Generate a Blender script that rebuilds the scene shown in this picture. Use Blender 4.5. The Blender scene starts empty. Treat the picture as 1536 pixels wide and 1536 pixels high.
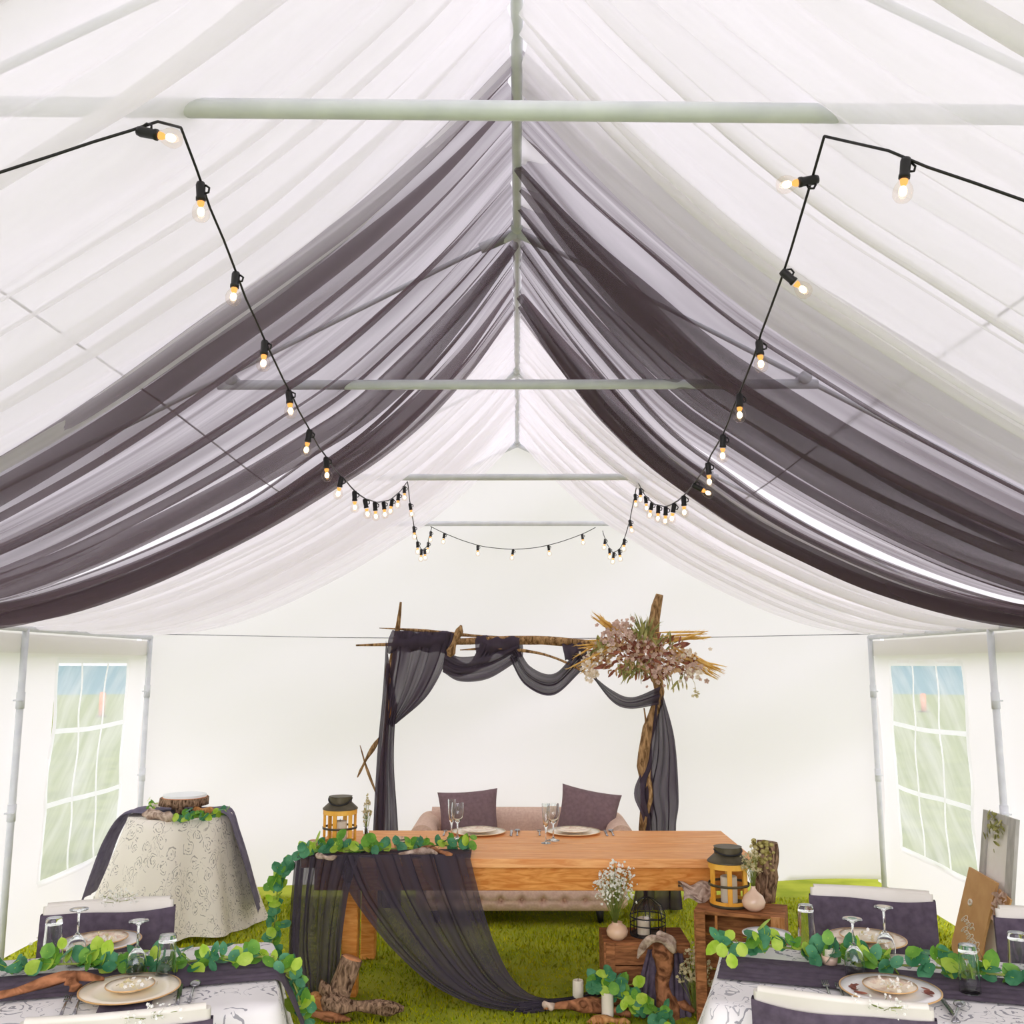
import bpy, math, random
import numpy as np
from mathutils import Vector, Matrix, noise as mnoise
R = math.radians
PI = math.pi
sc = bpy.context.scene
col = sc.collection
rng = random.Random(7)
nr = np.random.RandomState(11)

# ------------------------------------------------------------------ camera model (metres; floor z=0; y runs down the tent)
F, PITCH, YAW, EYE = 1434.83, .1579, .0055, 1.84
_cp, _sp, _cy, _sy = math.cos(PITCH), math.sin(PITCH), math.cos(YAW), math.sin(YAW)

def _ray(u, v):
    a, b = (u - 768) / F, (768 - v) / F
    y, z = _cp - b * _sp, _sp + b * _cp
    return Vector((a * _cy - y * _sy, a * _sy + y * _cy, z))

def atY(u, v, y):
    d = _ray(u, v); t = y / d.y
    return Vector((d.x * t, y, EYE + d.z * t))

def atZ(u, v, z):
    d = _ray(u, v); t = (z - EYE) / d.z
    return Vector((d.x * t, d.y * t, z))

def atX(u, v, x):
    d = _ray(u, v); t = x / d.x
    return Vector((x, d.y * t, EYE + d.z * t))

cd = bpy.data.cameras.new('camera'); cam = bpy.data.objects.new('camera', cd); col.objects.link(cam)
cam.location = (0, 0, EYE); cam.rotation_euler = (PI / 2 + PITCH, 0, YAW)
cd.sensor_width = 36; cd.lens = 36 * F / 1536; cd.clip_start = .05; cd.clip_end = 3000
sc.camera = cam

# ------------------------------------------------------------------ mesh builder
origin = {}

class MB:
    def __init__(s):
        s.v = []; s.f = []; s.m = []; s.uv = []; s.hasuv = False
    def add(s, vs, fs, mi=0, uv=None):
        b = len(s.v)
        s.v.extend([tuple(map(float, p)) for p in vs])
        s.f.extend([tuple(b + i for i in f) for f in fs]); s.m.extend([mi] * len(fs))
        if uv is not None:
            s.hasuv = True; s.uv.extend([tuple(q) for q in uv])
        else:
            s.uv.extend([(0., 0.)] * len(vs))
        return s
    def box(s, c, d, mi=0, M=None, bev=.0):
        x, y, z = d[0] / 2, d[1] / 2, d[2] / 2
        if bev <= 0:
            vs = [Vector((i * x, j * y, k * z)) for i in (-1, 1) for j in (-1, 1) for k in (-1, 1)]
            fs = [(0, 1, 3, 2), (4, 6, 7, 5), (0, 4, 5, 1), (2, 3, 7, 6), (0, 2, 6, 4), (1, 5, 7, 3)]
        else:
            b = min(bev, x * .9, y * .9, z * .9)
            vs = []; fs = []; idx = {}
            for i in (-1, 1):
                for j in (-1, 1):
                    for k in (-1, 1):
                        for a in range(3):
                            p = [i * (x - b), j * (y - b), k * (z - b)]
                            p[a] += (i, j, k)[a] * b
                            idx[(i, j, k, a)] = len(vs); vs.append(Vector(p))
            g = lambda i, j, k, a: idx[(i, j, k, a)]
            for q in (-1, 1):
                fs.append([g(q, -1, -1, 0), g(q, 1, -1, 0), g(q, 1, 1, 0), g(q, -1, 1, 0)][::q])
                fs.append([g(-1, q, -1, 1), g(-1, q, 1, 1), g(1, q, 1, 1), g(1, q, -1, 1)][::q])
                fs.append([g(-1, -1, q, 2), g(1, -1, q, 2), g(1, 1, q, 2), g(-1, 1, q, 2)][::q])
            for i in (-1, 1):
                for j in (-1, 1):
                    fs.append((g(i, j, -1, 0), g(i, j, -1, 1), g(i, j, 1, 1), g(i, j, 1, 0)))
                    fs.append((g(i, -1, j, 0), g(i, -1, j, 2), g(i, 1, j, 2), g(i, 1, j, 0)))
                    fs.append((g(-1, i, j, 1), g(-1, i, j, 2), g(1, i, j, 2), g(1, i, j, 1)))
                    for k in (-1, 1):
                        fs.append((g(i, j, k, 0), g(i, j, k, 1), g(i, j, k, 2)))
        c = Vector(c)
        vs = [(M @ p if M else p) + c for p in vs]
        return s.add(vs, fs, mi)
    def tube(s, pts, rad, n=8, mi=0, cap=True, rough=0., seed=0, flat=1.):
        pts = [Vector(p) for p in pts]
        m = len(pts)
        rad = list(rad) if hasattr(rad, '__len__') else [rad] * m
        up = Vector((0, 0, 1)); prev = None
        vs = []; uv = []
        L = 0
        for i, p in enumerate(pts):
            t = (pts[min(i + 1, m - 1)] - pts[max(i - 1, 0)]).normalized()
            if prev is None:
                a = t.cross(up)
                if a.length < .1: a = t.cross(Vector((1, 0, 0)))
                a.normalize()
            else:
                a = (prev - t * prev.dot(t)).normalized()
            prev = a; b = t.cross(a)
            if i: L += (p - pts[i - 1]).length
            for k in range(n):
                w = 2 * PI * k / n
                r = rad[i]
                if rough:
                    q = p * 9 + Vector((math.cos(w), math.sin(w), seed)) * 1.3
                    r *= 1 + rough * mnoise.noise(q) * 1.6 + rough * .5 * mnoise.noise(Vector((math.cos(w) * 3, math.sin(w) * 3, seed * 3 + i * .15)))
                vs.append(p + a * (r * math.cos(w)) + b * (r * flat * math.sin(w)))
                uv.append((k / n, L))
        fs = [(i * n + k, i * n + (k + 1) % n, (i + 1) * n + (k + 1) % n, (i + 1) * n + k) for i in range(m - 1) for k in range(n)]
        if cap:
            fs.append(tuple(range(n))[::-1]); fs.append(tuple(range((m - 1) * n, m * n)))
        return s.add(vs, fs, mi, uv)
    def lathe(s, prof, n=20, c=(0, 0, 0), mi=0, M=None):
        c = Vector(c); vs = []; rings = []
        for r, z in prof:
            if r < 1e-6:
                rings.append([len(vs)]); vs.append(Vector((0, 0, z)))
            else:
                rings.append(list(range(len(vs), len(vs) + n)))
                vs += [Vector((r * math.cos(2 * PI * k / n), r * math.sin(2 * PI * k / n), z)) for k in range(n)]
        fs = []
        for A, B in zip(rings, rings[1:]):
            if len(A) == 1 and len(B) == 1: continue
            for k in range(n):
                k2 = (k + 1) % n
                if len(A) == 1: fs.append((A[0], B[k2], B[k]))
                elif len(B) == 1: fs.append((A[k], A[k2], B[0]))
                else: fs.append((A[k], A[k2], B[k2], B[k]))
        return s.add([(M @ p if M else p) + c for p in vs], fs, mi)
    def ball(s, c, r, n=8, mi=0, sq=(1, 1, 1)):
        k = max(4, n // 2 + 1)
        prof = [(r * math.sin(PI * i / k), -r * math.cos(PI * i / k)) for i in range(k + 1)]
        prof[0] = (0, -r); prof[-1] = (0, r)
        return s.lathe(prof, n, c, mi, Matrix.Diagonal(Vector(sq)))
    def grid(s, P, mi=0, uv=None, mask=None):
        P = np.asarray(P); a, b = P.shape[:2]
        fs = [(i * b + j, (i + 1) * b + j, (i + 1) * b + j + 1, i * b + j + 1) for i in range(a - 1) for j in range(b - 1) if mask is None or mask[i][j]]
        return s.add(P.reshape(-1, 3).tolist(), fs, mi, None if uv is None else np.asarray(uv).reshape(-1, 2).tolist())
    def leaf(s, c, nrm, along, r, mi=0, asp=1.0, cup=.05, n=9):
        nrm = Vector(nrm).normalized(); along = Vector(along)
        a = along - nrm * along.dot(nrm)
        if a.length < 1e-4: a = nrm.orthogonal()
        a.normalize(); b = nrm.cross(a); c = Vector(c)
        vs = [c - nrm * (r * cup)]
        for k in range(n):
            w = 2 * PI * k / n
            rr = r * (1.0 + (.16 if k == 0 else 0))
            vs.append(c + a * (rr * math.cos(w)) + b * (rr * asp * math.sin(w)))
        fs = [(0, 1 + k, 1 + (k + 1) % n) for k in range(n)]
        return s.add(vs, fs, mi)
    def build(s, name, mats, parent=None, smooth=True, local=False):
        me = bpy.data.meshes.new(name)
        off = Vector((0, 0, 0))
        if parent is not None and not local:
            off = origin.get(parent.name, Vector((0, 0, 0)))
        vs = [(p[0] - off.x, p[1] - off.y, p[2] - off.z) for p in s.v] if off.length else s.v
        me.from_pydata(vs, [], s.f)
        if not isinstance(mats, (list, tuple)): mats = [mats]
        for m in mats: me.materials.append(m)
        if len(mats) > 1: me.polygons.foreach_set('material_index', s.m)
        if smooth: me.polygons.foreach_set('use_smooth', [True] * len(s.f))
        if s.hasuv:
            ul = me.uv_layers.new(name='UVMap')
            li = np.empty(len(me.loops), dtype=np.int32); me.loops.foreach_get('vertex_index', li)
            ul.data.foreach_set('uv', np.array(s.uv)[li].ravel())
        me.update()
        o = bpy.data.objects.new(name, me); col.objects.link(o)
        if parent is not None:
            o.parent = parent
            origin[o.name] = off.copy()
        return o

def sharp(o, ang=35):
    me = o.data
    try:
        me.set_sharp_from_angle(angle=R(ang))
    except Exception:
        pass
    return o

def tag(o, label, cat, group=None):
    o['label'] = label; o['category'] = cat
    if group: o['group'] = group
    return o

def thing(name, label, cat, loc=(0, 0, 0), rz=0, group=None):
    o = bpy.data.objects.new(name, None); col.objects.link(o); o.empty_display_size = .1
    o.location = loc; o.rotation_euler = (0, 0, rz)
    origin[o.name] = Vector(loc)
    return tag(o, label, cat, group)

def struct(o):
    o['kind'] = 'structure'
    return o

def copy_tree(o, parent=None):
    kids = list(o.children)
    c = o.copy(); col.objects.link(c)
    if parent is not None: c.parent = parent
    for k in kids: copy_tree(k, c)
    return c

used = set()
def place(proto, loc, rz, label, group=None):
    o = proto if proto.name not in used else copy_tree(proto)
    used.add(proto.name)
    o.location = loc; o.rotation_euler = (0, 0, rz); o['label'] = label
    if group: o['group'] = group
    return o

# ------------------------------------------------------------------ materials
def lin(c):
    c = c / 255
    return c / 12.92 if c <= .04045 else ((c + .055) / 1.055) ** 2.4
def C(r, g, b): return (lin(r), lin(g), lin(b), 1)

def newmat(name):
    m = bpy.data.materials.new(name); m.use_nodes = True
    nt = m.node_tree; nt.nodes.clear()
    out = nt.nodes.new('ShaderNodeOutputMaterial')
    def N(t, **k):
        n = nt.nodes.new(t)
        for a, b in k.items():
            if a in n.inputs.keys(): n.inputs[a].default_value = b
            else: setattr(n, a, b)
        return n
    return m, nt, out, N, nt.links.new

def noise_color(N, L, c1, c2, scale=(1, 1, 1), ns=5, detail=4, coord='Object', lo=.35, hi=.65, dist=0.):
    tc = N('ShaderNodeTexCoord'); mp = N('ShaderNodeMapping'); mp.inputs['Scale'].default_value = scale
    L(tc.outputs[coord], mp.inputs['Vector'])
    nz = N('ShaderNodeTexNoise', Scale=ns, Detail=detail, Distortion=dist); L(mp.outputs[0], nz.inputs['Vector'])
    cr = N('ShaderNodeValToRGB'); L(nz.outputs['Fac'], cr.inputs['Fac'])
    cr.color_ramp.elements[0].position = lo; cr.color_ramp.elements[1].position = hi
    cr.color_ramp.elements[0].color = c1; cr.color_ramp.elements[1].color = c2
    return cr, nz

def plain(name, c1, c2=None, rough=.6, metal=0., scale=(1, 1, 1), ns=6, bump=0., spec=.4, dist=0., trans=0., lo=.35, hi=.65):
    m, nt, out, N, L = newmat(name)
    p = N('ShaderNodeBsdfPrincipled', Roughness=rough, Metallic=metal)
    p.inputs['Specular IOR Level'].default_value = spec
    cr, nz = noise_color(N, L, c1, c2 or c1, scale, ns, dist=dist, lo=lo, hi=hi)
    L(cr.outputs[0], p.inputs['Base Color'])
    if bump:
        b = N('ShaderNodeBump', Strength=bump, Distance=.01); L(nz.outputs['Fac'], b.inputs['Height']); L(b.outputs[0], p.inputs['Normal'])
    if trans:
        tr = N('ShaderNodeBsdfTranslucent'); L(cr.outputs[0], tr.inputs['Color'])
        mx = N('ShaderNodeMixShader', Fac=trans); L(p.outputs[0], mx.inputs[1]); L(tr.outputs[0], mx.inputs[2])
        L(mx.outputs[0], out.inputs['Surface'])
    else:
        L(p.outputs[0], out.inputs['Surface'])
    return m

def sheer(name, thread, alo, ahi, fx=90, trans=.5, fy=1.2):
    """woven sheer: threads mixed with open gaps; bunching varies across the width"""
    m, nt, out, N, L = newmat(name)
    tc = N('ShaderNodeTexCoord'); mp = N('ShaderNodeMapping'); mp.inputs['Scale'].default_value = (fx, fy, 1)
    L(tc.outputs['UV'], mp.inputs['Vector'])
    nz = N('ShaderNodeTexNoise', Scale=1., Detail=3.); L(mp.outputs[0], nz.inputs['Vector'])
    mr = N('ShaderNodeMapRange'); L(nz.outputs['Fac'], mr.inputs['Value'])
    mr.inputs['From Min'].default_value = .35; mr.inputs['From Max'].default_value = .65
    mr.inputs['To Min'].default_value = alo; mr.inputs['To Max'].default_value = ahi
    d = N('ShaderNodeBsdfDiffuse', Color=thread); t = N('ShaderNodeBsdfTranslucent', Color=thread)
    a = N('ShaderNodeMixShader', Fac=trans); L(d.outputs[0], a.inputs[1]); L(t.outputs[0], a.inputs[2])
    tp = N('ShaderNodeBsdfTransparent'); b = N('ShaderNodeMixShader')
    L(mr.outputs[0], b.inputs['Fac']); L(tp.outputs[0], b.inputs[1]); L(a.outputs[0], b.inputs[2])
    L(b.outputs[0], out.inputs['Surface'])
    return m

def pvc(name, c, trans=.6):
    m, nt, out, N, L = newmat(name)
    d = N('ShaderNodeBsdfDiffuse', Color=c); t = N('ShaderNodeBsdfTranslucent', Color=c)
    a = N('ShaderNodeMixShader', Fac=trans); L(d.outputs[0], a.inputs[1]); L(t.outputs[0], a.inputs[2])
    L(a.outputs[0], out.inputs['Surface'])
    return m

def thin_clear(name, clear=.9, tint=(1, 1, 1, 1), haze=0.):
    m, nt, out, N, L = newmat(name)
    tp = N('ShaderNodeBsdfTransparent', Color=tint); g = N('ShaderNodeBsdfGlossy', Roughness=.05)
    lw = N('ShaderNodeLayerWeight', Blend=.25); pw = N('ShaderNodeMath', operation='POWER'); L(lw.outputs['Facing'], pw.inputs[0]); pw.inputs[1].default_value = 3.
    ml = N('ShaderNodeMath', operation='MULTIPLY_ADD'); L(pw.outputs[0], ml.inputs[0]); ml.inputs[1].default_value = .5; ml.inputs[2].default_value = .04
    a = N('ShaderNodeMixShader'); L(ml.outputs[0], a.inputs['Fac']); L(tp.outputs[0], a.inputs[1]); L(g.outputs[0], a.inputs[2])
    if haze:
        t = N('ShaderNodeBsdfTranslucent', Color=(.93, .95, .95, 1)); d = N('ShaderNodeBsdfDiffuse', Color=(.93, .95, .95, 1))
        h = N('ShaderNodeMixShader', Fac=.35); L(t.outputs[0], h.inputs[1]); L(d.outputs[0], h.inputs[2])
        tc = N('ShaderNodeTexCoord'); mp = N('ShaderNodeMapping'); mp.inputs['Rotation'].default_value = (0, 0, 0); mp.inputs['Scale'].default_value = (1, 4., .8); rt = N('ShaderNodeVectorRotate', rotation_type='X_AXIS', Angle=.75); L(tc.outputs['Object'], rt.inputs['Vector']); L(rt.outputs[0], mp.inputs['Vector'])
        nz = N('ShaderNodeTexNoise', Scale=1.6, Detail=3.); L(mp.outputs[0], nz.inputs['Vector']); mr = N('ShaderNodeMapRange'); L(nz.outputs['Fac'], mr.inputs['Value'])
        mr.inputs['From Min'].default_value = .4; mr.inputs['From Max'].default_value = .72; mr.inputs['To Min'].default_value = haze - .08; mr.inputs['To Max'].default_value = haze + .20  # diagonal haze streaks paint in the highlights of creased vinyl
        b = N('ShaderNodeMixShader'); L(mr.outputs[0], b.inputs['Fac']); L(a.outputs[0], b.inputs[1]); L(h.outputs[0], b.inputs[2]); a = b
    L(a.outputs[0], out.inputs['Surface'])
    return m

def glass(name):
    m, nt, out, N, L = newmat(name)
    g = N('ShaderNodeBsdfGlass', IOR=1.45, Roughness=0.0, Color=(.97, .985, .98, 1)); L(g.outputs[0], out.inputs['Surface'])
    return m

def glow(name, c, st):
    m, nt, out, N, L = newmat(name)
    e = N('ShaderNodeEmission', Color=c, Strength=st); L(e.outputs[0], out.inputs['Surface'])
    return m

def toile(name, ground, ink, dens=.55, size=7., trans=.15):
    """printed roses (wavering petal rings round scattered centres) and leaf sprigs, in cloth UV metres"""
    m, nt, out, N, L = newmat(name)
    tc = N('ShaderNodeTexCoord')
    w = N('ShaderNodeTexNoise', Scale=14., Detail=2.); L(tc.outputs['UV'], w.inputs['Vector'])
    sub = N('ShaderNodeVectorMath', operation='SUBTRACT'); L(w.outputs['Color'], sub.inputs[0]); sub.inputs[1].default_value = (.5, .5, .5)
    scl = N('ShaderNodeVectorMath', operation='SCALE'); L(sub.outputs[0], scl.inputs[0]); scl.inputs['Scale'].default_value = .07
    ad = N('ShaderNodeVectorMath', operation='ADD'); L(tc.outputs['UV'], ad.inputs[0]); L(scl.outputs[0], ad.inputs[1])
    v = N('ShaderNodeTexVoronoi', voronoi_dimensions='2D', Scale=size, Randomness=.8); L(ad.outputs[0], v.inputs['Vector'])
    def M(op, a, b=None):
        n = N('ShaderNodeMath', operation=op)
        for i, q in enumerate((a, b)):
            if q is None: continue
            if isinstance(q, (int, float)): n.inputs[i].default_value = q
            else: L(q, n.inputs[i])
        return n.outputs[0]
    dist = v.outputs['Distance']
    rose = M('LESS_THAN', dist, .40)
    ring = M('GREATER_THAN', M('SINE', M('MULTIPLY', dist, 46.)), .55)
    n2 = N('ShaderNodeTexNoise', Scale=30., Detail=2.); L(ad.outputs[0], n2.inputs['Vector'])
    broken = M('GREATER_THAN', n2.outputs['Fac'], .47)
    a = M('MULTIPLY', M('MULTIPLY', rose, ring), broken)
    n3 = N('ShaderNodeTexNoise', Scale=9., Detail=1., Distortion=2.2); L(ad.outputs[0], n3.inputs['Vector'])
    sprig = M('LESS_THAN', M('ABSOLUTE', M('SUBTRACT', n3.outputs['Fac'], .5)), .018)
    n4 = N('ShaderNodeTexNoise', Scale=5., Detail=1.); L(tc.outputs['UV'], n4.inputs['Vector'])
    zone = M('GREATER_THAN', n4.outputs['Fac'], .5)
    b = M('MULTIPLY', M('MULTIPLY', sprig, zone), M('SUBTRACT', 1., rose))
    tot = M('MULTIPLY', M('MAXIMUM', a, M('MULTIPLY', b, .8)), dens)
    mx = N('ShaderNodeMix', data_type='RGBA'); L(tot, mx.inputs['Factor']); mx.inputs['A'].default_value = ground; mx.inputs['B'].default_value = ink
    d = N('ShaderNodeBsdfDiffuse'); t = N('ShaderNodeBsdfTranslucent'); L(mx.outputs['Result'], d.inputs['Color']); L(mx.outputs['Result'], t.inputs['Color'])
    q = N('ShaderNodeMixShader', Fac=trans); L(d.outputs[0], q.inputs[1]); L(t.outputs[0], q.inputs[2]); L(q.outputs[0], out.inputs['Surface'])
    return m

def lawn_mat(name):
    m, nt, out, N, L = newmat(name)
    p = N('ShaderNodeBsdfPrincipled', Roughness=.9); p.inputs['Specular IOR Level'].default_value = .1
    cr, nz = noise_color(N, L, C(98, 115, 60), C(139, 151, 88), (1, 1, 1), 2.2, 6, lo=.3, hi=.7)
    L(cr.outputs[0], p.inputs['Base Color']); L(p.outputs[0], out.inputs['Surface'])
    return m

M_TURF = None
def blade_mat(name):
    m, nt, out, N, L = newmat(name)
    tc = N('ShaderNodeTexCoord'); sx = N('ShaderNodeSeparateXYZ'); L(tc.outputs['UV'], sx.inputs[0])
    cr = N('ShaderNodeValToRGB'); L(sx.outputs['X'], cr.inputs['Fac'])
    e = cr.color_ramp.elements
    e[0].color = C(146, 186, 10); e[1].color = C(250, 240, 90); e[1].position = 1.
    k = e.new(.45); k.color = C(214, 222, 10); k = e.new(.8); k.color = C(240, 236, 26)
    d = N('ShaderNodeBsdfDiffuse'); t = N('ShaderNodeBsdfTranslucent'); L(cr.outputs[0], d.inputs['Color']); L(cr.outputs[0], t.inputs['Color'])
    up = N('ShaderNodeCombineXYZ', Z=1.); L(up.outputs[0], d.inputs['Normal'])   # blades lie over: lit like a turf surface
    q = N('ShaderNodeMixShader', Fac=.12); L(d.outputs[0], q.inputs[1]); L(t.outputs[0], q.inputs[2]); L(q.outputs[0], out.inputs['Surface'])
    return m

WHITE = (.90, .89, .875, 1)
M_ROOF = pvc('tent_roof_vinyl', (.83, .82, .822, 1), .52)
M_WALL = pvc('tent_wall_vinyl', (.93, .915, .915, 1), .68)
M_VAL = pvc('valance_vinyl', (.86, .85, .82, 1), .5)
M_WDRAPE = sheer('white_sheer', (.93, .92, .92, 1), .58, .86, fx=9, trans=.6, fy=.5)
M_DDRAPE = sheer('charcoal_sheer', (.150, .108, .124, 1), .40, .78, fx=15, trans=.45, fy=.5)
M_ADRAPE = sheer('charcoal_chiffon', (.082, .064, .086, 1), .84, .99, fx=22, trans=.3)
M_RDRAPE = sheer('charcoal_runner_chiffon', (.078, .066, .084, 1), .74, .95, fx=20, trans=.3)
M_DARK = plain('charcoal_cloth', C(78, 68, 80), C(94, 84, 96), .85, ns=30, spec=.15)
M_SLATE = plain('slate_cloth', C(104, 98, 116), C(122, 116, 132), .85, ns=20, spec=.15, trans=.15)
M_PILLOW = plain('plum_grey_cloth', C(116, 96, 98), C(128, 106, 108), .85, ns=40, spec=.15)
M_POLE = plain('painted_steel', C(214, 218, 222), C(228, 232, 234), .42, ns=9, spec=.5)
M_TOILE = toile('rose_toile', C(246, 244, 240), C(138, 138, 144), .8, 5.4)
M_TOILE2 = toile('cream_floral_lace', C(248, 243, 228), C(140, 134, 122), .7, 8.)
M_TABLE = plain('oiled_pine', C(216, 142, 78), C(240, 180, 116), .5, scale=(1.2, 14, 14), ns=3.2, spec=.3, dist=1.2, bump=.05)
M_PINE_SHADED = plain('oiled_pine_shaded', C(194, 116, 36), C(226, 158, 78), .55, scale=(1.5, 14, 10), ns=3.0, spec=.3, dist=2.0)  # same pine as the boards, side shade put into the colour
M_CRATE = plain('aged_crate_wood', C(116, 74, 44), C(178, 120, 76), .8, scale=(2, 12, 12), ns=4, spec=.15, dist=1.)
M_CRATE2 = plain('amber_crate_wood', C(170, 112, 62), C(206, 150, 100), .75, scale=(10, 10, 2), ns=4, spec=.2, dist=1.)
M_DRIFT = plain('brown_driftwood', C(88, 54, 32), C(176, 120, 82), .85, scale=(1, 1, 1), ns=14, spec=.15, dist=1.5, bump=.5)
M_DRIFTP = plain('bleached_driftwood', C(122, 98, 82), C(206, 186, 166), .85, ns=16, spec=.15, dist=1.2, bump=.5)
M_POST = plain('arbor_driftwood', C(96, 70, 42), C(186, 150, 104), .85, scale=(6, 6, 1.5), ns=7, spec=.15, dist=1., bump=.5)
M_CHIP = plain('tan_split_wood', C(150, 96, 50), C(206, 156, 100), .8, scale=(5, 5, 1.2), ns=6, spec=.15, dist=1.)
M_CUT = plain('sawn_end_wood', C(190, 118, 72), C(222, 160, 110), .8, ns=18, spec=.15)
M_BARK = plain('grey_bark', C(62, 44, 32), C(170, 140, 112), .9, scale=(3, 3, 1), ns=16, spec=.1, dist=1., bump=.9)
M_MOSS = plain('pale_lichen', C(120, 110, 50), C(196, 186, 120), .95, ns=40, spec=.05)
M_LEAFD = plain('eucalyptus_green', C(52, 118, 76), C(92, 156, 112), .5, ns=20, spec=.3, trans=.25)
M_LEAFM = plain('mid_green_leaf', C(84, 142, 44), C(126, 178, 66), .5, ns=20, spec=.3, trans=.3)
M_LEAFL = plain('lime_leaf', C(160, 200, 50), C(200, 226, 96), .5, ns=20, spec=.3, trans=.35)
LEAVES = [M_LEAFD, M_LEAFM, M_LEAFL]
M_STEM = plain('green_stem', C(110, 130, 50), C(150, 160, 80), .7, ns=10)
M_SOFA = plain('beige_linen', C(214, 182, 162), C(226, 198, 178), .9, ns=60, spec=.1)
M_BLACK = plain('black_metal', C(24, 24, 26), C(36, 36, 38), .5, ns=8)
M_BLKPL = plain('black_plastic', C(20, 19, 18), C(32, 30, 28), .45, ns=8)
M_LID = plain('dark_bronze_metal', C(70, 64, 48), C(96, 88, 66), .5, metal=.4, ns=12)
M_GOLD = plain('honey_wood', C(226, 158, 44), C(244, 190, 80), .5, scale=(1, 1, .3), ns=14, spec=.4)
M_WAX = plain('ivory_wax', C(238, 230, 205), C(246, 240, 220), .5, ns=6, trans=.2)
M_PINKV = plain('blush_ceramic', C(214, 176, 140), C(228, 194, 164), .35, ns=5, spec=.5)
M_SHELL = plain('pearly_pink_glass', C(226, 190, 160), C(240, 212, 186), .2, ns=5, spec=.7)
M_PLATE = plain('cream_china', C(238, 226, 196), C(246, 236, 214), .25, ns=4, spec=.5)
M_PLATEW = plain('white_china', C(238, 236, 230), C(244, 242, 238), .25, ns=4, spec=.5)
M_PRINT = plain('floral_china', C(214, 178, 150), C(244, 228, 200), .3, ns=28, spec=.5, lo=.38, hi=.5)
M_RIM = plain('gilt_edge', C(214, 170, 110), C(226, 184, 126), .35, metal=.3, ns=6)
M_STEEL = plain('polished_steel', C(150, 150, 152), C(178, 178, 180), .22, metal=1., ns=6)
M_RESIN = plain('ivory_resin', C(212, 208, 194), C(220, 216, 204), .4, ns=5, spec=.4)
M_GLASS = glass('clear_glass')
M_BULB = thin_clear('bulb_glass', tint=(1, .97, .93, 1))
M_VINYL = thin_clear('window_vinyl', tint=(.93, .97, .96, 1), haze=.5)
M_WELD = pvc('window_weld', (.98, .98, .98, 1), .85)
M_FIL = glow('filament_glow', (1, .70, .36, 1), 9.)
M_AMBER = glow('amber_glow', (1, .42, .10, 1), 1.6)
M_PINKF = plain('mauve_petal', C(196, 166, 150), C(228, 202, 184), .8, ns=30, trans=.2)
M_CREAMF = plain('cream_petal', C(236, 222, 196), C(248, 240, 224), .8, ns=30, trans=.25)
M_WHITEF = plain('white_petal', C(240, 240, 226), C(250, 250, 244), .8, ns=30, trans=.25)
M_DRYF = plain('dried_bloom', C(196, 184, 132), C(226, 216, 176), .85, ns=30, trans=.2)
M_WHEAT = plain('golden_grass', C(222, 172, 78), C(246, 212, 130), .8, ns=20, trans=.2)
M_BURG = plain('burgundy_leaf', C(118, 68, 56), C(176, 112, 88), .7, ns=20, trans=.15)
M_OLIVE = plain('olive_leaf', C(124, 128, 66), C(184, 180, 112), .7, ns=20, trans=.2)
M_TANL = plain('tan_dried_leaf', C(170, 132, 88), C(222, 190, 146), .8, ns=24, trans=.2)
M_KRAFT = plain('kraft_board', C(196, 150, 98), C(208, 164, 112), .8, ns=8)
M_INK = plain('white_ink', C(236, 228, 214), None, .6)
M_GREYF = plain('grey_washed_wood', C(168, 166, 158), C(190, 188, 180), .7, scale=(4, 4, 1), ns=8)
M_PAPER = plain('ivory_card', C(236, 232, 222), C(242, 240, 232), .8, ns=6)
M_ORANGE = plain('orange_plastic', C(226, 130, 90), None, .5)
M_CAKE = plain('white_board', C(236, 240, 238), None, .4)
M_LAWN = lawn_mat('lawn_green')
M_BLADE = blade_mat('grass_blades')
M_TURF = plain('turf', C(130, 144, 38), C(174, 180, 62), .95, ns=3, spec=.05, lo=.3, hi=.7)
M_LAKE = plain('lake_water', C(66, 118, 132), C(86, 134, 140), .9, ns=.05, spec=.0)

# ------------------------------------------------------------------ world
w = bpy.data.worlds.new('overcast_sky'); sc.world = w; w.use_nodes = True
wn = w.node_tree; wn.nodes.clear()
wo = wn.nodes.new('ShaderNodeOutputWorld'); bg = wn.nodes.new('ShaderNodeBackground')
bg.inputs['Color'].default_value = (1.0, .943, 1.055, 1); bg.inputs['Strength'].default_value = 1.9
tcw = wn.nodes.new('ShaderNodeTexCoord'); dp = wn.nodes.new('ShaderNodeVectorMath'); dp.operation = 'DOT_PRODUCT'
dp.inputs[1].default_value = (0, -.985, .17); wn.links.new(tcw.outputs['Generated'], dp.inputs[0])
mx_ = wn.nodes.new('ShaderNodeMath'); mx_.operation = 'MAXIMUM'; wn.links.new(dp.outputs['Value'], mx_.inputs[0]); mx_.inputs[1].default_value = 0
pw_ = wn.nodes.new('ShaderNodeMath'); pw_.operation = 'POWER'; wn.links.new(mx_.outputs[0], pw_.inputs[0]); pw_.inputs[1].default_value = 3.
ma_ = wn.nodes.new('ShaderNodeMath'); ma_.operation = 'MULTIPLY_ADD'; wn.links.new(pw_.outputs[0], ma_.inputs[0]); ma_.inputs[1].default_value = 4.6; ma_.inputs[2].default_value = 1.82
wn.links.new(ma_.outputs[0], bg.inputs['Strength'])   # overcast sky, with brightness added beyond the open end to fill the front
wn.links.new(bg.outputs[0], wo.inputs['Surface'])

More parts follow.
